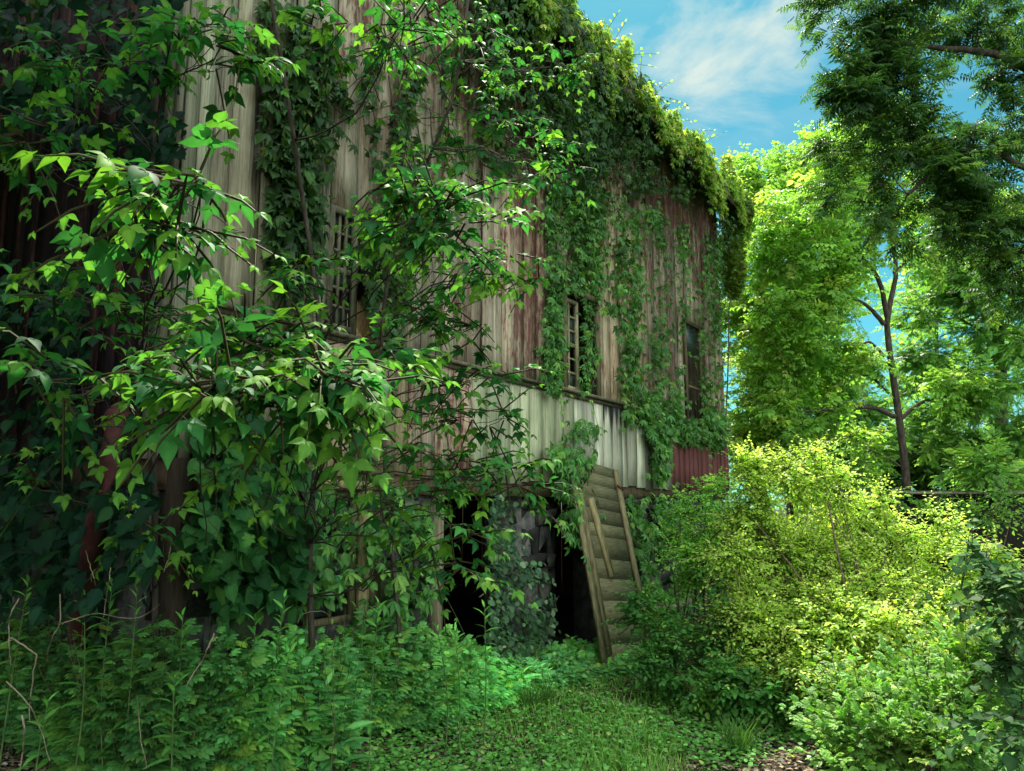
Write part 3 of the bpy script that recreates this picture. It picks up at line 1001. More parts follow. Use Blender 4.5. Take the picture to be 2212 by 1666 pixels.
def corner_mass():
    """vine ball spilling over the far top corner"""
    n = 5200
    c = P(1592, 455, (FW(TFAR, 0)[1]) + .15)
    d = unit(rvec(n)); r = rng.random(n) ** .35
    pos = c + d * r[:, None] * A([.30, .30, .42])
    pos2 = c + A([-.15, 0, -.95]) + unit(rvec(2600)) * (rng.random(2600) ** .4)[:, None] * A([.25, .3, .75])
    pos = np.vstack([pos, pos2]); n = len(pos)
    root = empty('climbing_vine', c - UP * .8, 'bright vine mass bulging over the far top corner of the barn', 'vine', 'vines climbing the barn')
    lv = Leaves()
    lv.add(FIVE, pos, unit(-UP * .8 + rvec(n, .7)), unit(unit(pos - c) + UP * .6 + rvec(n, .3)), .08 * rng.uniform(.5, 1.2, n), colours(n, (.08, .17, .03), (.15, .27, .04), (.26, .33, .05), .15))
    lv.build('foliage', M_TREE, root)
    tube_obj('stem', [smooth_path([FW(TFAR - .05, .2, .05), FW(TFAR - .03, 3.5, .06), c], .02, .008, 12, .02)], M_TWIG, root, 5)


corner_mass()
vine('climbing_vine', 'long leafy vine trailing down the boards between the tall window and the far corner', [(1290, 390), (1560, 520), (1568, 700), (1566, 940), (1500, 960), (1470, 900), (1430, 1040), (1395, 905), (1350, 890), (1345, 760), (1310, 640), (1300, 520), (1270, 420)], 3300, [FIVE, FIVE, OVAL], .078, C_VM, (.03, .34), (17, 190, .535), seed=21)
vine('climbing_vine', 'vine smothering the tall broken window and its left jamb', [(1185, 390), (1300, 400), (1300, 640), (1275, 640), (1225, 650), (1228, 760), (1262, 800), (1262, 850), (1190, 852), (1175, 780), (1190, 640), (1178, 500)], 1900, [FIVE, FIVE, OVAL], .07, C_VM, (.05, .26), (16, 90, .38), seed=33)
vine('climbing_vine', 'thin vine hanging down inside the right half of the tall window', [(1262, 640), (1290, 650), (1292, 850), (1262, 850)], 130, [FIVE], .075, C_VM, (.02, .12), (10, 40, .35), seed=35)
vine('climbing_vine', 'vine clambering over the top of the leaning door', [(1205, 1040), (1180, 985), (1260, 905), (1300, 920), (1290, 960), (1270, 1000), (1250, 1050), (1242, 1160), (1222, 1170)], 420, [FIVE, TRI], .10, C_VM, (.12, .5), (25, 40, .42), seed=41)
vine('climbing_vine', 'vine patch crossing the drip ledge above the red lower boards', [(1340, 885), (1400, 885), (1480, 900), (1570, 900), (1568, 965), (1500, 955), (1445, 935), (1435, 1040), (1418, 1040), (1410, 925), (1350, 910)], 1100, [FIVE], .085, C_VM, (.05, .25), (22, 40, .38), seed=43)
vine('climbing_vine', 'bluish small leaved creeper in front of the stone pier between the doorways', [(1075, 1060), (1110, 1080), (1105, 1180), (1160, 1220), (1200, 1250), (1190, 1380), (1120, 1420), (1050, 1400), (1060, 1250), (1050, 1150)], 1050, [ROUND], .055, ((.05, .11, .06), (.09, .18, .08), (.2, .28, .15), .1), (.1, .55), (20, 40, .45), seed=51, mat=M_LEAF)
vine('climbing_vine', 'broad leaved vine carpeting the wall right of the pale corner boards', [(420, 860), (520, 900), (650, 940), (655, 1060), (700, 1150), (640, 1290), (470, 1330), (440, 1250), (400, 1150), (430, 1060)], 620, [HEART, HEART, GRAPE], .105, ((.025, .10, .035), (.06, .19, .045), (.10, .27, .05), .12), (.1, .6), (40, 60, .34), seed=61, mat=M_LEAF)
vine('climbing_vine', 'dark vine over the upper boards left of the first window', [(560, -20), (700, 60), (760, 230), (700, 420), (690, 640), (640, 700), (590, 560), (570, 300)], 1900, [FIVE, HEART], .0755, C_VD, (.05, .3), (20, 110, .5), seed=63, stems=34)
vine('climbing_vine', 'sparse creeper hanging over the glass of the basement window', [(650, 1060), (700, 1040), (770, 1100), (765, 1300), (640, 1300)], 190, [OVAL, FIVE], .085, C_VM, (.1, .4), (20, 50, .4), seed=58)
vine('climbing_vine', 'leafy creeper over the stones and post left of the dark doorway', [(790, 1060), (860, 1050), (940, 1080), (950, 1200), (930, 1300), (850, 1330), (800, 1330), (770, 1200)], 330, [FIVE, OVAL], .085, C_VM, (.08, .4), (24, 50, .48), seed=57)
vine('climbing_vine', 'creeper spreading over the foundation stones beyond the leaning door', [(1340, 1070), (1420, 1075), (1570, 1080), (1570, 1250), (1480, 1330), (1400, 1330), (1380, 1200)], 900, [FIVE, HEART], .09, C_VM, (.08, .45), (30, 50, .42), seed=59)
vine('climbing_vine', 'shadowy vine between the first window and the bare peeling boards', [(760, 100), (1060, 100), (1180, 330), (1060, 420), (900, 500), (860, 760), (790, 700), (800, 400)], 1300, [FIVE, HEART], .07, C_VD, (.05, .35), (26, 90, .5), seed=65, stems=40)
vine('climbing_vine', 'dark broad leaved vine spreading low on the near end wall', [(-60, 500), (120, 560), (210, 700), (190, 900), (330, 1050), (330, 1250), (170, 1330), (-60, 1330)], 1300, [HEART, OVAL, OVAL, GRAPE], .095, ((.008, .034, .022), (.022, .075, .032), (.045, .13, .045), .08), (.1, .8), (35, 40, .48), end=True, seed=71, mat=M_LEAF)  # leaf colours darkened to paint in the gloom of the end wall
vine('climbing_vine', 'shaded vine hanging high on the near end wall', [(-60, -60), (380, -60), (400, 250), (360, 420), (200, 350), (60, 250), (-60, 330)], 1100, [GRAPE, OVAL], .095, ((.006, .022, .016), (.013, .042, .022), (.035, .09, .035), .04), (.1, .9), (40, 40, .46), end=True, seed=73, mat=M_LEAF)  # near-black leaf colours stand in for deep shade up here


# ---- trees: trunk paths, blobs of foliage, a branch to every clump
def nearest_on(paths, p, lower=.0):
    best = None
    for pts, rad in paths:
        k = np.linalg.norm(pts - p, axis=1) + .35 * np.maximum(0, pts[:, 2] - p[2] + lower)
        i = int(np.argmin(k))
        if best is None or k[i] < best[0]: best = (k[i], pts[i], rad[i])
    return best[1], best[2]


def tree(name, label, trunk, blobs, tpl, lsize, cols, group=None, cat='tree', twig=(.45, 6), mat=None, sub=9, per=26, clump=.36,
         flat=.75, bark=None, droop=.25, up_bias=.15, branch_r=.3, base=None, leaf_out=.9, sprout=None, twig_r=.004, spread=1.15):
    """trunk: list of (points, r0, r1); blobs: (centre, (rx,ry,rz), weight)"""
    paths = [smooth_path(A(c), r0, r1, 16, 0.01 * min(1, r0 * 10)) for c, r0, r1 in trunk]
    b0 = A(base) if base is not None else paths[0][0][0]
    root = empty(name, b0, label, cat, group)
    lv = Leaves(); limbs = []; tws = []
    for c, rad, wgt in blobs:
        c, rad = A(c, dtype=float), A(rad, dtype=float)
        ns = max(2, int(sub * wgt))
        d = unit(rvec(ns)); r = rng.random(ns) ** .45
        cs = c + d * r[:, None] * rad * A([spread, spread, 1.1])
        if len(blobs) > 1 or True:
            a, ra = nearest_on(paths, c, .4)
            r_l = max(.006, min(ra * .6, branch_r * np.mean(rad) * .12))
            mid = (a + c) / 2 + UP * .10 * np.linalg.norm(c - a) * rng.uniform(-.4, 1) + rvec(1, .04)[0] * np.linalg.norm(c - a)
            lp = smooth_path([a, mid, c], r_l, r_l * .45, 9, .012 * np.linalg.norm(c - a))
            limbs.append(lp)
            for s_ in cs:
                i = rng.integers(3, 9)
                q = lp[0][i]; m2 = (q + s_) / 2 + rvec(1, .08)[0] * np.linalg.norm(s_ - q)
                limbs.append(smooth_path([q, m2, s_], r_l * .3, max(.002, r_l * .10), 9, .01 * np.linalg.norm(s_ - q)))
        m = int(per * wgt) if ns else 0
        for s_ in cs:
            crad = rad * clump
            dd = unit(rvec(per) * A([1, 1, flat]) + UP * up_bias)
            st = s_ + dd * (rng.random((per, 1)) ** .6) * crad * rng.uniform(.3, .9)
            out = unit(dd + rvec(per, .35) + unit(s_ - c) * .4)
            ln = twig[0] * rng.uniform(.5, 1.25, per)
            K = twig[1]
            u = (np.arange(K) + 1) / K
            cl_col = colours(per, *cols[:4]) if len(cols) > 3 else colours(per, *cols)
            ctr = st[:, None] + out[:, None] * (ln[:, None] * u)[:, :, None] - UP * droop * (ln[:, None] * u ** 2)[:, :, None]
            tws.append(np.concatenate([st[:, None] - out[:, None] * .0, ctr[:, [K // 2, K - 1]]], 1))
            tan = unit(np.gradient(ctr, axis=1))
            side = unit(np.cross(tan, UP) + 1e-6)
            sg = np.where(np.arange(K) % 2 == 0, 1., -1.)[None, :, None]
            ld = unit(tan * .65 + side * sg * leaf_out + rng.normal(0, .28, ctr.shape) - UP * droop * .6)
            ld[:, -1] = unit(tan[:, -1] + rng.normal(0, .15, tan[:, -1].shape))
            nr = unit(UP + rng.normal(0, .38, ctr.shape))
            cc = np.repeat(cl_col[:, None], K, 1) * rng.uniform(.82, 1.2, (per, K, 1))
            if sprout is not None: cc[:, -2:] = cc[:, -2:] * .45 + A(sprout) * .55
            sz = lsize * rng.uniform(.6, 1.3, (per, 1)) * rng.uniform(.7, 1.2, (per, K)) * (1 - .35 * u[None] ** 3)
            lv.add(tpl, ctr.reshape(-1, 3), ld.reshape(-1, 3), nr.reshape(-1, 3), sz.ravel(), cc.reshape(-1, 3))
    tw = np.concatenate(tws)
    lv.tubes(tw, np.tile([twig_r * 1.3, twig_r, twig_r * .6], (len(tw), 1)), (.07, .06, .03))
    tube_obj('trunk', paths, bark or M_BARK, root, 10)
    tube_obj('limbs', limbs, bark or M_BARK, root, 5)
    lv.build('crown', mat or M_TREE, root)
    return root


def blob(x, y, rx, ry, d, wgt=1.0, dz=None):
    k = d / 1683.0
    return (P(x, y, d), (rx * k, (dz if dz else (rx + ry) / 2) * k, ry * k), wgt)


# box elders between the camera and the barn
BE = ((.025, .12, .035), (.05, .20, .04), (.16, .34, .035), .12)
BEL = (.16, .34, .035)
g0 = lambda p: A([p[0], p[1], float(hgt(p[0], p[1])) - .05])
b1 = g0(W(640, 1500, .55)); b1 = g0(FW(tx(640), 0, .35))
kw = dict(tpl=TRI, mat=M_LEAF, flat=.4, droop=.35, spread=1.3, sprout=BEL, branch_r=.35)
tree('box_elder_tree', 'leafy box elder before the near barn corner, lime tipped boughs reaching the left edge', [
    ([g0(P(335, 1500, 4.55)), P(335, 1300, 4.5), P(330, 900, 4.35), P(330, 300, 3.8), P(380, -200, 3.6)], .020, .012)],
    [blob(130, 130, 70, 38, 3.33, 0.72), blob(250, 140, 80, 40, 3.33, 0.72), blob(430, 60, 95, 60, 3.33, 1.44), blob(460, 130, 60, 35, 3.20, 0.60), blob(90, 290, 75, 45, 2.94, 0.72),
     blob(130, 345, 60, 25, 2.94, 0.36), blob(220, 240, 50, 45, 3.46, 0.36), blob(250, 420, 55, 40, 3.07, 0.48), blob(400, 400, 55, 35, 1.95, 0.50), blob(350, 490, 75, 45, 1.95, 0.90), blob(440, 395, 30, 30, 1.90, 0.30),
     blob(150, 690, 120, 50, 3.20, 1.08), blob(60, 800, 70, 40, 2.10, 0.40), blob(150, 830, 70, 45, 2.10, 0.50), blob(40, 620, 60, 60, 3.71, 0.48), blob(250, 620, 70, 50, 3.71, 0.60),
     blob(390, 700, 80, 50, 3.58, 0.84), blob(250, 900, 70, 40, 3.84, 0.36), blob(290, 1110, 60, 60, 4.10, 0.60), blob(370, 1180, 60, 60, 4.10, 0.60), blob(60, 1050, 70, 60, 4.22, 0.48)],
    lsize=.100, cols=BE, group='box elders before the barn', twig=(.25, 4), sub=6, per=3, clump=.45, **kw)
tree('box_elder_tree', 'spreading box elder before the middle of the barn, its pale green sprays hiding the boards', [
    ([b1, W(668, 1200, .35), W(694, 800, .45), W(650, 400, .5), P(560, -150, 4.2)], .022, .012),
    ([g0(FW(tx(835), 0, .3)), W(826, 900, .3), W(845, 560, .5), P(980, 200, 4.9), P(1020, -100, 4.9)], .018, .009)],
    [blob(720, 60, 80, 45, 3.84, 0.70), blob(850, 90, 90, 60, 3.84, 1.20), blob(880, 20, 70, 35, 4.08, 0.60), blob(1000, 60, 70, 60, 4.80, 0.70), blob(1060, 130, 90, 60, 5.04, 0.90), blob(1170, 165, 60, 30, 5.04, 0.60),
     blob(930, 230, 110, 60, 5.20, 0.80), blob(1080, 270, 80, 60, 5.04, 0.80), blob(1130, 340, 60, 50, 4.92, 0.70), blob(1190, 375, 60, 30, 4.40, 0.50), blob(1000, 330, 80, 60, 5.16, 0.60),
     blob(900, 420, 100, 45, 3.20, 1.43), blob(960, 480, 90, 45, 3.20, 1.30), blob(850, 530, 90, 50, 3.96, 0.80), blob(990, 570, 100, 50, 3.85, 1.00), blob(1100, 590, 60, 30, 3.85, 0.40),
     blob(620, 600, 65, 50, 3.30, 0.60), blob(940, 690, 90, 50, 4.07, 0.80), blob(1040, 700, 60, 40, 4.07, 0.30),
     blob(530, 730, 80, 40, 2.30, 1.17), blob(640, 790, 90, 45, 2.20, 1.30), blob(500, 860, 90, 45, 2.05, 1.17), blob(700, 860, 90, 50, 2.20, 1.43), blob(800, 780, 60, 50, 2.53, 0.60), blob(790, 900, 45, 50, 2.64, 0.40),
     blob(1000, 820, 90, 45, 4.07, 0.80), blob(1090, 890, 50, 50, 4.18, 0.50), blob(1000, 900, 50, 40, 4.18, 0.30), blob(930, 990, 80, 35, 4.18, 0.60), blob(1040, 1030, 90, 35, 4.07, 0.80), blob(1110, 1050, 30, 22, 3.96, 0.30),
     blob(870, 1100, 50, 60, 3.85, 0.60), blob(930, 1160, 60, 45, 3.74, 0.60), blob(985, 1210, 25, 28, 3.52, 0.30), blob(760, 1130, 40, 60, 4.29, 0.30), blob(560, 1000, 70, 50, 3.63, 0.60)],
    lsize=.090, cols=BE, group='box elders before the barn', twig=(.25, 4), sub=7, per=4, clump=.45, **kw)


# background and right-hand trees
CY_ = ((.17, .38, .06), (.27, .50, .08), (.40, .54, .10), .15)
CM_ = ((.09, .24, .05), (.17, .36, .06), (.26, .44, .08), .1)
CW_ = ((.025, .075, .022), (.055, .14, .032), (.13, .25, .045), .12)
CD_ = ((.05, .12, .025), (.09, .19, .03), (.15, .26, .04), .1)
GB = 'trees beyond the barn'
sl_tr = [([G(1968, 1150, 0) * 0 + A([*P(1962, 1092, 15)[:2], -.1]), P(1950, 960, 15), P(1925, 800, 15), P(1915, 680, 15), P(1935, 600, 15), P(1925, 500, 15), P(1930, 380, 15)], .078, .03),
         ([P(1917, 690, 15), P(1895, 600, 14.9), P(1840, 530, 14.7), P(1800, 440, 14.5)], .055, .02),
         ([P(1908, 700, 15), P(1870, 660, 14.8), P(1790, 620, 14.5)], .05, .02),
         ([P(1932, 900, 15), P(1880, 880, 14.8), P(1800, 884, 14.4), P(1730, 890, 14.2)], .05, .02),
         ([P(1945, 905, 15), P(1990, 870, 15), P(2060, 850, 15)], .045, .02),
         ([P(1910, 770, 15), P(1880, 740, 15), P(1860, 745, 15)], .03, .02),
         ([P(1920, 850, 15), P(1880, 815, 15), P(1820, 800, 15)], .03, .015),
         ([P(1930, 590, 15), P(1970, 555, 15), P(2010, 540, 15)], .035, .02)]
tree('ash_tree', 'slim dark trunked ash forking high above the bright shrub', sl_tr,
     [blob(1800, 420, 120, 90, 14.5, 1.6), blob(1900, 400, 110, 80, 15, 1.2), blob(1720, 500, 90, 90, 14, 1.2), blob(1780, 640, 80, 60, 14.5, .8), blob(1880, 320, 80, 60, 15, 1), blob(1800, 330, 50, 40, 15, .6),
      blob(2010, 470, 50, 70, 16, .7), blob(1700, 700, 70, 70, 14, .8), blob(1720, 890, 70, 50, 14, .7), blob(1830, 790, 60, 40, 15, .5), blob(2060, 850, 60, 40, 15, .5), blob(2000, 560, 35, 30, 15, .3), blob(1830, 560, 50, 40, 14.5, .5), blob(1840, 960, 50, 40, 16, .4)],
     tpl=PINL, lsize=.20, cols=CY_, group=GB, twig=(.5, 6), sub=14, per=12, clump=.34)
tree('young_maple_tree', 'bright yellow green tree touching the far corner of the barn', [([A([*P(1640, 1092, 17)[:2], -.1]), P(1640, 800, 17), P(1650, 500, 17), P(1660, 380, 17)], .12, .04)],
     [blob(1650, 430, 60, 60, 17, 1), blob(1605, 380, 30, 45, 17.5, .7), blob(1670, 540, 90, 80, 16.5, 1.4), blob(1620, 660, 70, 100, 16, 1.3), blob(1700, 760, 90, 80, 15.5, 1.3), blob(1640, 860, 80, 80, 15, 1.2), blob(1690, 960, 90, 60, 14.5, 1.0), blob(1745, 360, 40, 70, 17, 1.0), blob(1690, 370, 30, 40, 18, .4)],
     tpl=PINL, lsize=.20, cols=CY_, group=GB, twig=(.5, 6), sub=14, per=12, clump=.34)
tree('walnut_tree', 'dark overhanging walnut filling the top right corner with its boughs', [([A([*P(2480, 1092, 9.5)[:2], -.1]), P(2450, 600, 9.3), P(2400, 250, 9), P(2380, -100, 9)], .22, .10),
     ([P(2420, 350, 9), P(2211, 145, 8.6), P(2050, 105, 8.4), P(1900, 90, 8.2)], .065, .02),
     ([P(2430, 500, 9), P(2230, 370, 8.7), P(2080, 330, 8.5), P(1960, 420, 8.3)], .05, .02),
     ([P(2440, 640, 9), P(2280, 540, 9), P(2150, 560, 8.8)], .06, .02)],
     [blob(1870, 50, 75, 50, 8.3, 1.1), blob(1980, 30, 90, 50, 8.3, 1.3), blob(2110, 50, 90, 60, 8.5, 1.4), blob(1860, 130, 60, 50, 8.3, .9), blob(1840, 205, 55, 30, 8.2, .7), blob(1950, 180, 70, 55, 8.4, 1.0), blob(2180, 150, 60, 50, 8.6, .9),
      blob(1910, 250, 60, 35, 8.4, .8), blob(1960, 320, 70, 50, 8.4, 1.0), blob(2080, 320, 50, 30, 8.6, .6), blob(2160, 300, 70, 60, 8.6, 1.1), blob(2000, 400, 80, 50, 8.5, 1.1), blob(2130, 420, 90, 60, 8.7, 1.3), blob(2060, 500, 80, 50, 8.8, 1.0),
      blob(2190, 520, 60, 70, 8.8, 1.0), blob(2190, 640, 50, 60, 9, .7), blob(2250, 60, 70, 90, 8.8, 1), blob(2260, 250, 70, 90, 9, 1), blob(1805, 190, 28, 25, 8.2, .3), blob(1800, 10, 30, 15, 8.2, .25), blob(1815, 310, 30, 45, 8.4, .4), blob(1850, 400, 40, 50, 8.5, .5), blob(1930, 480, 60, 50, 8.6, .6)],
     tpl=PINW, lsize=.22, cols=CW_, twig=(.34, 6), sub=9, per=7, clump=.26, group='trees on the right')
tree('walnut_tree', 'mid green tree under the dark walnut boughs at the right edge', [([A([*P(2150, 1092, 17)[:2], -.1]), P(2160, 800, 17), P(2130, 500, 17), P(2120, 400, 17)], .16, .06)],
     [blob(2060, 680, 90, 60, 17, 1.2), blob(2170, 700, 80, 80, 16, 1.2), blob(2020, 780, 70, 60, 17, 1), blob(2120, 820, 90, 60, 16, 1.1), blob(2200, 900, 60, 70, 15, .8), blob(2060, 600, 80, 50, 17, 1), blob(2180, 560, 80, 60, 17, 1), blob(2110, 480, 90, 60, 17, 1), blob(2010, 930, 50, 50, 16, .6), blob(2150, 1010, 60, 40, 14, .6)],
     tpl=PIN11, lsize=.32, cols=CM_, twig=(.55, 6), sub=9, per=14, clump=.42, group='trees on the right')
for i, (x, d, top, rx, c_, lb, wt) in enumerate([
    (1790, 22, 760, 110, CM_, 'mid green tree with a thin trunk behind the slim ash', .9),
    (1870, 24, 900, 100, CD_, 'low dark tree between the ash trunk and the bright shrub', .8),
    (2040, 23, 900, 90, CD_, 'dark leaning tree right of the ash trunk, pale sky in its gaps', .55),
    (1700, 26, 620, 90, CY_, 'far yellow green tree seen through the gaps beyond the barn corner', .8),
    (2190, 20, 960, 80, CY_, 'light green sapling above the dark shed at the right edge', .8),
    (1800, 27, 420, 80, CY_, 'far pale green tree filling the sky behind the slim ash', .7),
    (2030, 30, 480, 90, CY_, 'very far pale tree right of the ash trunk', .6),
    (2300, 24, 640, 120, CM_, 'mid green tree cut off by the right edge of the view', .7)]):
    bl = [blob(x + dx * rx, top + (1080 - top) * fy, rx * .6, (1080 - top) * .22, d + rng.uniform(-1, 1), wt) for dx, fy in ((0, .12), (-.55, .3), (.5, .35), (0, .5), (-.6, .65), (.6, .7), (0, .85))]
    tree('woodland_tree', lb, [([A([*P(x, 1092, d)[:2], -.1]), P(x + 6, 950, d), P(x - 8, (top + 1000) / 2, d), P(x, top + 40, d)], .13, .04),
                              ([P(x + 5, 1000, d), P(x + 60, 930, d), P(x + 80, 880, d)], .06, .02)], bl,
         tpl=PIN7, lsize=.30, cols=c_, twig=(.65, 6), sub=12, per=12, clump=.4, group='woodland trees behind')

# dark shed beyond the shrubs
sh = P(2085, 1092, 15.5); sb = A([sh[0] + 1.2, sh[1], 0])
shed = empty('low_shed', sb, 'low dark shed with a pale roof edge behind the shrubs on the right', 'shed')
q = MB(); ztop = EYE + 15.5 * 22 / 1683
q.box(sb + UP * ztop / 2, A([2.9, 0, 0]), A([0, 1.2, 0]), UP * ztop / 2, (.06, .055, .06)); q.build('wall', M_WOOD, shed)
q = MB(); q.box(sb + UP * (ztop + .03), A([3.05, 0, 0]), A([0, 1.35, 0]), UP * .03 + A([0, 0, 0]), (.3, .3, .32)); q.build('roof', M_ROOF, shed)
q = MB(); q.box(sb + UP * (ztop + .02) - A([0, 1.365, 0]), A([3.05, 0, 0]), A([0, .012, 0]), UP * .018, (1.1, 1.1, 1.1)); q.build('roof_edge', M_WOOD, shed)


# ---- shrubs
def shrub(name, label, base, blobs, tpl, lsize, cols, group=None, twig=(.25, 8), sub=10, per=22, mat=None, stems=9, cat='shrub', clump=.38, droop=.2, sprout=None, up_bias=.3):
    b = g0(base)
    tr = []
    for i in range(stems):
        c, r, _w = blobs[rng.integers(0, len(blobs))]
        s0 = g0(b + A([rng.normal(0, .12), rng.normal(0, .12), 0]))
        e_ = A(c) + rng.normal(0, .4, 3) * A(r)
        tr.append(([s0, (s0 + e_) / 2 + A([0, 0, .25]) + rvec(1, .08)[0], e_], .012, .004))
    return tree(name, label, tr, blobs, tpl, lsize, cols, group, cat, twig, mat or M_TREE, sub, per, clump, .8, M_TWIG, droop, up_bias, .12, b, .9, sprout, .0022)


BY = ((.30, .50, .08), (.44, .60, .12), (.50, .60, .16), .12)
shrub('honeysuckle_shrub', 'big sunlit yellow green honeysuckle bush right of the leaning door', G(1860, 1560),
      [blob(1655, 1204, 53.8, 68.8, 7.2, 1), blob(1630, 1114, 25.1, 45.9, 7.3, 0.5), blob(1730, 1222, 101, 68.8, 7.2, 1.3), blob(1840, 1252, 101, 61.2, 7.2, 1.3), blob(1700, 1315, 101, 72, 6.9, 1.3), blob(1830, 1325, 123, 72, 6.7, 1.6), blob(1960, 1307, 101, 61.2, 7, 1.4),
       blob(1740, 1365, 123, 63, 6.5, 1.5), blob(1880, 1385, 123, 72, 6.3, 1.6), blob(2020, 1335, 89.6, 72, 6.6, 1.2), blob(1710, 1430, 89.6, 45, 6.3, 0.9), blob(1820, 1470, 112, 54, 6, 1.2), blob(1990, 1440, 101, 63, 6.2, 1.2), blob(2050, 1310, 67.2, 45, 7.2, 0.8),
       blob(1635, 1355, 35.8, 22.5, 6.4, 0.25), blob(1690, 1162, 56, 45.9, 7.4, 0.7), blob(1790, 1162, 44.8, 38.2, 7.6, 0.6)] + [blob(x_, y_, 8, 60, 7.2, .25) for x_, y_ in ((1610, 1030), (1640, 1020), (1700, 1015), (1735, 1025), (1770, 1020), (1815, 1050), (1860, 1090), (1905, 1120), (1950, 1150), (2010, 1170), (2060, 1200), (1590, 1090))] + [blob(x_, y_, 40, 9, 6.6, .25) for x_, y_ in ((1570, 1200), (1600, 1330), (1640, 1420), (2110, 1250), (2130, 1200), (2100, 1340))],
      OVAL, .043, BY, twig=(.27, 9), sub=19, per=24, stems=22, clump=.32, sprout=(.40, .52, .12))
shrub('honeysuckle_shrub', 'softer green shaded bush between the leaning door and the sunlit one', G(1500, 1440),
      [blob(1475, 1120, 50, 40, 8.6, .6), blob(1520, 1180, 70, 55, 8.0, 1.1), blob(1500, 1200, 35, 35, 8.2, .5), blob(1560, 1100, 50, 90, 8.0, .8), blob(1560, 1230, 50, 60, 7.6, .6), blob(1460, 1240, 40, 20, 8, .3), blob(1590, 1180, 50, 80, 7.4, .8)],
      OVAL, .046, ((.16, .42, .08), (.28, .55, .11), (.40, .62, .14), .1), twig=(.22, 8), sub=11, per=18)
shrub('dark_shrub', 'low dark thicket at the foot of the shaded bush', G(1520, 1500),
      [blob(1430, 1330, 60, 60, 7.2, .7), blob(1500, 1400, 80, 60, 6.8, 1.0), blob(1590, 1400, 60, 80, 6.6, 1.0), blob(1560, 1500, 70, 50, 6.2, .9), blob(1440, 1420, 60, 35, 6.9, .6), blob(1650, 1520, 60, 50, 6.0, .8)],
      OVAL, .06, ((.05, .18, .04), (.11, .30, .06), (.2, .4, .07), .1), twig=(.26, 7), sub=11, per=18)
shrub('nettle_clump', 'tall bluish green leafy stems below the sunlit bush at the lower right', G(1980, 1700),
      [blob(1900, 1560, 90, 60, 5.2, .9), blob(2000, 1520, 90, 70, 5.2, 1.1), blob(2060, 1600, 90, 70, 4.8, 1.1), blob(1960, 1640, 90, 50, 4.6, .9), blob(2110, 1480, 50, 70, 5.0, .7), blob(1840, 1630, 60, 40, 4.8, .6)],
      MUG, .085, ((.12, .30, .05), (.22, .42, .08), (.34, .48, .10), .15), twig=(.28, 8), sub=9, per=11, mat=M_WEED, droop=-.15, up_bias=.9)
shrub('dark_shrub', 'dark glossy broad leaved shrub cut off by the right edge', G(2240, 1640),
      [blob(2170, 1250, 60, 60, 4.4, .9), blob(2200, 1350, 60, 60, 4.2, .9), blob(2190, 1450, 50, 60, 4.2, .8), blob(2200, 1560, 60, 70, 4.0, .8), blob(2130, 1190, 40, 30, 4.5, .3), blob(2260, 1300, 60, 100, 4.3, .8)],
      HEART, .062, ((.035, .10, .035), (.07, .15, .05), (.13, .22, .07), .1), twig=(.3, 7), sub=6, per=6, mat=M_LEAF)


shrub('bramble_shrub', 'loose green bramble in front of the dark shed wall', P(2090, 1092, 11.5) * A([1, 1, 0]),
      [blob(2040, 1110, 60, 30, 11.5, .8), blob(2130, 1105, 70, 35, 11.5, .9), blob(2190, 1060, 40, 40, 11.5, .6), blob(1990, 1140, 50, 20, 11.0, .5)],
      OVAL, .075, CM_, twig=(.35, 7), sub=8, per=9)
shrub('bramble_shrub', 'dark green thicket at the foot of the slim ash trunk', P(1860, 1092, 12.5) * A([1, 1, 0]),
      [blob(1880, 1060, 60, 35, 12.5, .8), blob(1800, 1010, 60, 50, 12.5, .9), blob(1740, 1000, 50, 60, 12.5, .7)],
      OVAL, .075, CM_, twig=(.35, 7), sub=8, per=9)


# ---- weeds in front of the wall, one mass nobody could count
def mass_points(x0, x1, n):
    """ground positions between wall and path"""
    pts = []
    while len(pts) < n:
        x = rng.uniform(x0, x1)
        yf = np.interp(x, [-80, 300, 600, 900, 1150, 1300, 1460], [1640, 1640, 1640, 1590, 1520, 1470, 1452])
        p = G(x, yf)
        q = P(x, 1092, 6); q = unit(A([q[0], q[1], 0]))
        # how far the wall is along this view direction
        dw = WOFF / (q @ NV) if x > 345 else min(TCOR / (q @ D2), 99)
        df = np.hypot(p[0], p[1]); dn = min(df, dw - .15)
        if x < 760: dn = dw - np.interp(x, [0, 330, 620, 760], [.5, .5, .85, 1.2])
        d = rng.uniform(dn, dw - .05)
        pts.append(np.append(q[:2] * d, [x, (d - dn) / max(.1, dw - dn)]))
    return A(pts)


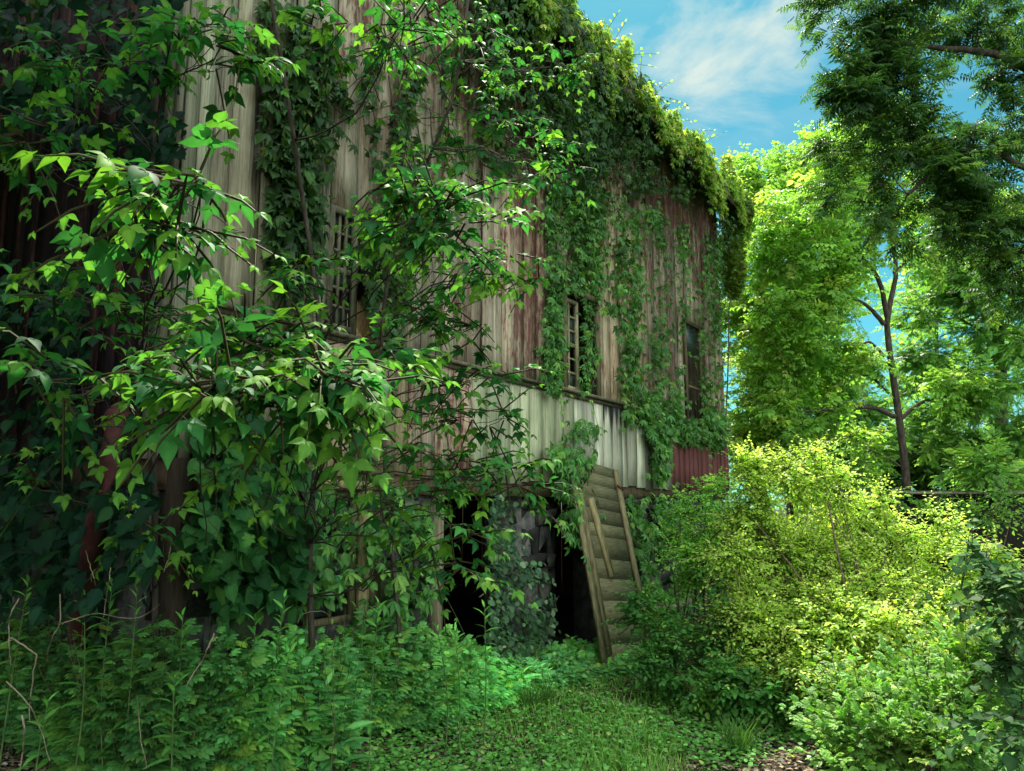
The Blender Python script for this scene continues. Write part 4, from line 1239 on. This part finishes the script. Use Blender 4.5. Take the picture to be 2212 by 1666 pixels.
def weeds():
    lv = Leaves()
    # dead stalks and thin grasses standing among the green
    q = mass_points(-80, 1440, 160); n = len(q)
    b_ = np.stack([q[:, 0], q[:, 1], hgt(q[:, 0], q[:, 1])], 1); t_ = b_ + unit(UP + rvec(n, .28)) * rng.uniform(.4, 1.05, (n, 1)) * np.interp(q[:, 2], [0, 700, 1100, 1440], [1, 1, .5, .35])[:, None]
    lv.tubes(np.stack([b_, (b_ + t_) / 2 + rvec(n, .03), t_], 1), np.tile([.003, .0025, .001], (n, 1)), (.28, .24, .14))
    pts = np.vstack([mass_points(-80, 1440, 1500), mass_points(480, 1250, 1100)])
    x = pts[:, 2]
    H = np.interp(x, [-80, 300, 620, 900, 1080, 1250, 1440], [.90, .98, .95, .70, .38, .20, .22]) * rng.uniform(.6, 1.15, len(pts))
    H *= .7 + .3 * pts[:, 3]
    H *= .72 + .62 * vnoise(pts[:, 0] * 2.3 + 11, pts[:, 1] * 2.3 + 4, 77)
    lightk = np.interp(x, [-80, 420, 640, 1100, 1440], [.62, .75, 1.3, 1.3, .8])[:, None]  # light painted into the leaf colour: dimmer at the left, brighter mid-patch
    zb = hgt(pts[:, 0], pts[:, 1])
    basep = np.stack([pts[:, 0], pts[:, 1], zb - .02], 1)
    lean = np.stack([rng.normal(0, .12, len(pts)), rng.normal(-.06, .12, len(pts)), np.ones(len(pts))], 1)
    top = basep + lean * H[:, None]
    mid = (basep + top) / 2 + rvec(len(pts), .015)
    lv.tubes(np.stack([basep, mid, top], 1), np.tile([.004, .003, .0015], (len(pts), 1)), (.08, .13, .04))
    K = 15; kind2 = rng.random(len(pts)); psz = rng.uniform(.65, 1.5, len(pts))
    for k in range(K):
        f = (.22 + .78 * (k + rng.random(len(pts))) / K)
        pos = basep + (top - basep) * f[:, None]
        a = rng.uniform(0, 6.28, len(pts))
        el = np.where(f > .93, .8, .25)
        d = np.stack([np.cos(a), np.sin(a), el], 1)
        bright = vnoise(pts[:, 0] * 1.2 + 20, pts[:, 1] * 1.2 + 20, 8)[:, None]
        c = colours(len(pts), (.13, .38, .10), (.22, .52, .13), (.32, .60, .13), .15) * (.5 + .9 * bright) * lightk * np.where(kind2[:, None] > .8, A([1.1, .95, .7]), A([.86, 1.0, 1.0]))
        sel = vnoise(pts[:, 0] * 1.1 + 9, pts[:, 1] * 1.1 + 30, 15) > np.interp(x, [0, 500, 700, 1440], [.55, .4, .28, .5])
        sz = .105 * psz * (1.15 - .5 * f) * rng.uniform(.7, 1.2, len(pts))
        nr = unit(UP + A([.1, -.35, 0]) + rvec(len(pts), .28))
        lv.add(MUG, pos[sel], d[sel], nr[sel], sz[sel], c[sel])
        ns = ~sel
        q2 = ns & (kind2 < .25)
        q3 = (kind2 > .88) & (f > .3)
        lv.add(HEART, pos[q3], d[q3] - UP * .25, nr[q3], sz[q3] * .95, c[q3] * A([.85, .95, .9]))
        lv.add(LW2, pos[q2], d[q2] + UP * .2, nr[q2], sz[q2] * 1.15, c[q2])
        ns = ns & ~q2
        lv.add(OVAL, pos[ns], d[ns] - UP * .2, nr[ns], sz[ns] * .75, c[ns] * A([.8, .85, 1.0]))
    o = lv.build('undergrowth', M_WEED)
    finish(o, 'dense knee high lobed weeds growing along the foot of the barn', 'weeds', kind='stuff')


weeds()


def cover():
    """low small leaved plants and short grass over the clearing, dead leaves between"""
    def area(n, x0, x1, y0, y1):
        x = rng.uniform(x0, x1, n); y = y0 + (y1 - y0) * rng.random(n)
        r = raysv(x, y); t = -EYE / r[:, 2]
        p = A([0, 0, EYE]) + r * t[:, None]
        k = (p @ NV > WOFF + .1) | (p @ D2 < TCOR - .1)
        p = p[k]; p[:, 2] = hgt(p[:, 0], p[:, 1])
        return p
    lv = Leaves()
    p = area(52000, -100, 2300, 1400, 1760)
    m = vnoise(p[:, 0] * 1.4 + 20, p[:, 1] * 1.4 + 20, 31) * .6 + vnoise(p[:, 0] * 4 + 20, p[:, 1] * 4 + 20, 32) * .4
    k = m + rng.normal(0, .05, len(m)) > np.interp(p[:, 0], [-3, -1, 0, 3], [.60, .52, .36, .36]) + np.interp(p[:, 1], [4.9, 5.4], [.14, 0]); p = p[k]; n = len(p)
    a = rng.uniform(0, 6.28, n)
    lv.add(ROUND, p + UP * rng.uniform(.005, .06, (n, 1)), np.stack([np.cos(a), np.sin(a), rng.uniform(.0, .7, n)], 1), unit(UP + rvec(n, .3)), rng.uniform(.016, .042, n), colours(n, (.09, .28, .06), (.17, .42, .08), (.32, .46, .12), .06))
    finish(lv.build('ground_cover', M_WEED), 'low small leaved plants carpeting the clearing', 'ground cover', kind='stuff')
    lv = Leaves()
    p = area(30000, 850, 2000, 1440, 1740)
    m = vnoise(p[:, 0] * 1.3 + 5, p[:, 1] * 1.3 + 5, 41)
    k = m + rng.normal(0, .08, len(m)) > .48 + np.interp(p[:, 1], [5.0, 5.6], [.22, 0]) * (p[:, 0] < 1.2); p = p[k]; n = len(p)
    h = rng.uniform(.02, .08, n) * (.6 + m[k]); a = rng.uniform(0, 6.28, n)
    ln = rng.uniform(.1, .9, n)[:, None]
    lv.add((A([(-.035, 0, 0), (.035, 0, 0), (.025, .6, .02), (-.025, .6, .02), (0, 1, .14)], dtype=float), [(0, 1, 2, 3), (3, 2, 4)]), p, unit(np.stack([np.cos(a), np.sin(a), np.zeros(n)], 1) * ln + UP), unit(np.stack([np.cos(a), np.sin(a), np.zeros(n)], 1)), h, colours(n, (.12, .32, .05), (.22, .46, .07), (.36, .44, .14), .1))
    # tussocks
    for tx_, ty_ in ((600, 1625), (560, 1600), (1140, 1540), (1175, 1530), (1590, 1630), (1600, 1640), (700, 1610)):
        c = G(tx_, ty_); n = 70; a = rng.uniform(0, 6.28, n)
        q = c + np.stack([rng.normal(0, .04, n), rng.normal(0, .04, n), np.zeros(n)], 1); q[:, 2] = hgt(q[:, 0], q[:, 1])
        lv.add((A([(-.014, 0, 0), (.014, 0, 0), (.01, .6, .05), (-.01, .6, .05), (0, 1, .25)], dtype=float), [(0, 1, 2, 3), (3, 2, 4)]), q, unit(np.stack([np.cos(a) * .45, np.sin(a) * .45, np.ones(n)], 1)), np.stack([np.cos(a), np.sin(a), np.zeros(n)], 1), rng.uniform(.15, .32, n), colours(n, (.06, .16, .03), (.11, .24, .04)))
    finish(lv.build('grass', M_WEED), 'short grass growing over the clearing', 'grass', kind='stuff')
    lv = Leaves()
    p = area(26000, -150, 2300, 1420, 1760)
    n = len(p); a = rng.uniform(0, 6.28, n)
    lv.add(OVAL, p + UP * .006, np.stack([np.cos(a), np.sin(a), rng.normal(0, .2, n)], 1), unit(UP + rvec(n, .35)), rng.uniform(.018, .055, n), colours(n, (.10, .065, .04), (.28, .22, .15), (.45, .42, .36), .1, .3))
    k = 700; q = p[rng.integers(0, n, k)]; a = rng.uniform(0, 6.28, k); ll = rng.uniform(.06, .25, k)
    d = np.stack([np.cos(a), np.sin(a), rng.normal(0, .08, k)], 1)
    lv.tubes(np.stack([q + UP * .01, q + UP * .014 + d * ll[:, None] * .5, q + UP * .012 + d * ll[:, None]], 1), np.full((k, 3), .002), (.3, .24, .16))
    finish(lv.build('leaf_litter', M_LITT), 'dead brown leaves and bits of twig scattered on the soil', 'leaf litter', kind='stuff')


cover()


# ---- individual tall weeds
def weed_at(i, tip, d, label):
    d = d + (.45 if tip[0] < 700 else 0); top = P(*tip, d); b = g0(A([top[0] + rng.normal(0, .05), top[1] + rng.normal(0, .05), 0]))
    root = empty('tall_weed', b, label, 'weed', 'tall narrow leaved weeds')
    pts, rad = smooth_path([b, (b + top) / 2 + rvec(1, .02)[0], top], .006, .002, 10)
    tube_obj('stem', [(pts, rad)], M_WEEDSTEM, root, 5)
    lv = Leaves(); n = 26
    f = np.linspace(.35, .99, n); pos = A([pts[min(9, int(v * 9))] + (pts[min(9, int(v * 9) + 1)] - pts[min(9, int(v * 9))]) * (v * 9 % 1) for v in f])
    a = np.arange(n) * 2.4 + rng.uniform(0, 6); el = np.interp(f, [.35, .8, 1], [.05, .45, 1.6])
    dv = np.stack([np.cos(a), np.sin(a), el], 1) + rvec(n, .08)
    lv.add(LW, pos, dv, unit(UP + rvec(n, .2)), .15 * np.interp(f, [.35, .6, 1], [.8, 1, .5]) * rng.uniform(.8, 1.1, n), colours(n, (.08, .26, .05), (.14, .36, .06)) * np.interp(f, [0, .8, 1], [.9, 1, 1.8])[:, None])
    lv.build('leaves', M_WEED, root)


LW = leaf_tpl([(.06, .1), (.12, .35), (.10, .65), (.05, .88)], .35, .3)
M_WEEDSTEM = noise_mat('green_stem', [(.3, (.05, .10, .03)), (.7, (.12, .2, .06))], (20, 20, 20), 3, .7, .1, .005)
for i, (tip, d, lb) in enumerate([
    ((62, 1254), 3.9, 'tall weed nearest the left edge, in front of the dark end wall'),
    ((183, 1281), 3.6, 'tall weed with drooping leaves just left of the rusty pipe foot'),
    ((242, 1261), 3.7, 'thin tall weed just right of the rusty pipe foot'),
    ((296, 1274), 3.7, 'tall weed with broad spread leaves right of the rusty pipe'),
    ((395, 1325), 3.8, 'bushy weed rising over the knee high growth below the broad leaved vine'),
    ((551, 1328), 4.0, 'pale tipped weed, left of the tall pair below the basement window'),
    ((615, 1288), 4.1, 'tallest pale tipped weed below the basement window'),
    ((629, 1388), 3.8, 'shorter weed directly in front of the tallest one'),
    ((377, 1462), 3.6, 'lobed leaf weed standing low in the dark patch of undergrowth'),
    ((104, 1513), 3.5, 'small dark weed with a star of leaves near the bare sticks'),
    ((818, 1301), 4.9, 'weed standing against the stone wall left of the doorway'),
    ((944, 1355), 5.4, 'yellow tipped weed at the foot of the doorway post'),
    ((982, 1361), 5.5, 'short weed in the middle of the left doorway'),
    ((1046, 1301), 5.6, 'tall upright weed with paired leaves against the dark doorway')]):
    weed_at(i, tip, d, lb)


# ---- dry sticks at the lower left
def stick(pts, d, r, label):
    v = lambda p: (p[0] * .3363, 1105.3 + p[1] * .3363)
    ctrl = [P(*v(p), d + rng.normal(0, .04)) for p in pts]
    o = tube_obj('dry_stick', [smooth_path(ctrl, r * .45, r * .22, 16, .0012)], M_DRY, None, 6, base=ctrl[-1])
    finish(o, label, 'stick', 'dry sticks in the undergrowth')


stick([(120, 560), (75, 640), (55, 720), (60, 850), (68, 985)], 3.0, .007, 'bare pale stick curving upright at the left edge')
stick([(60, 810), (150, 860), (235, 925), (215, 1030), (195, 1180), (190, 1340)], 3.0, .008, 'bent pale stick with an elbow, second from the left edge')
stick([(140, 1310), (155, 1400), (148, 1520), (125, 1665)], 3.0, .009, 'short thick pale stick standing at the bottom left corner')
stick([(40, 1090), (180, 1230), (240, 1350), (320, 1600)], 3.05, .006, 'thin stick slanting down right to the leaf litter')
stick([(385, 530), (385, 710), (340, 800), (300, 920)], 3.4, .006, 'short forked looking stick above the small dark weed')
stick([(390, 722), (480, 690), (630, 655), (760, 680), (870, 682), (940, 660), (1025, 595)], 3.4, .005, 'long thin stick lying almost level over the weeds')
stick([(1375, 785), (1330, 890), (1290, 970), (1240, 1040), (1195, 1125)], 3.2, .008, 'rough brown stick leaning in the middle of the green weeds')
stick([(880, 1180), (890, 1300), (900, 1440), (940, 1650)], 3.3, .005, 'thin pale stick standing upright above the litter edge')
stick([(550, 250), (575, 340), (605, 430), (612, 475)], 3.7, .006, 'pale broken stick beside the rusty pipe')
stick([(710, 360), (700, 450), (680, 560), (665, 680)], 3.5, .005, 'crooked upright twig right of the rusty pipe')
stick([(1095, 225), (1080, 300), (1050, 390)], 3.6, .006, 'short pale twig in front of the dark corner post')
stick([(1910, 715), (1950, 655), (2060, 640), (2120, 670)], 4.2, .005, 'arched pale twig below the basement window')

# unseen trees added left of the camera to block skylight off the barn end
for (x, y, r_, lb) in ((-4.6, -1.6, 2.8, 'unseen large tree added on the left to block skylight'), (-8.5, 4.0, 2.8, 'unseen large tree added beyond the near barn end to block skylight')):
    c = A([x, y, 0.])
    bl = [(c + A([dx * r_, dy * r_, 4.2 + dz * r_]), (r_ * .7, r_ * .7, r_ * .6), 1.0) for dx, dy, dz in ((0, 0, 1.1), (.5, .3, .2), (-.5, .3, .3), (.1, -.5, .2), (0, .2, -.4))]
    tree('added_shade_tree', lb, [([c - UP * .1, c + UP * 2.5, c + UP * 7], .2, .06)], bl, tpl=PIN7, lsize=.55, cols=CD_, twig=(.9, 5), sub=22, per=22, clump=.5, group='unseen trees added for shade')
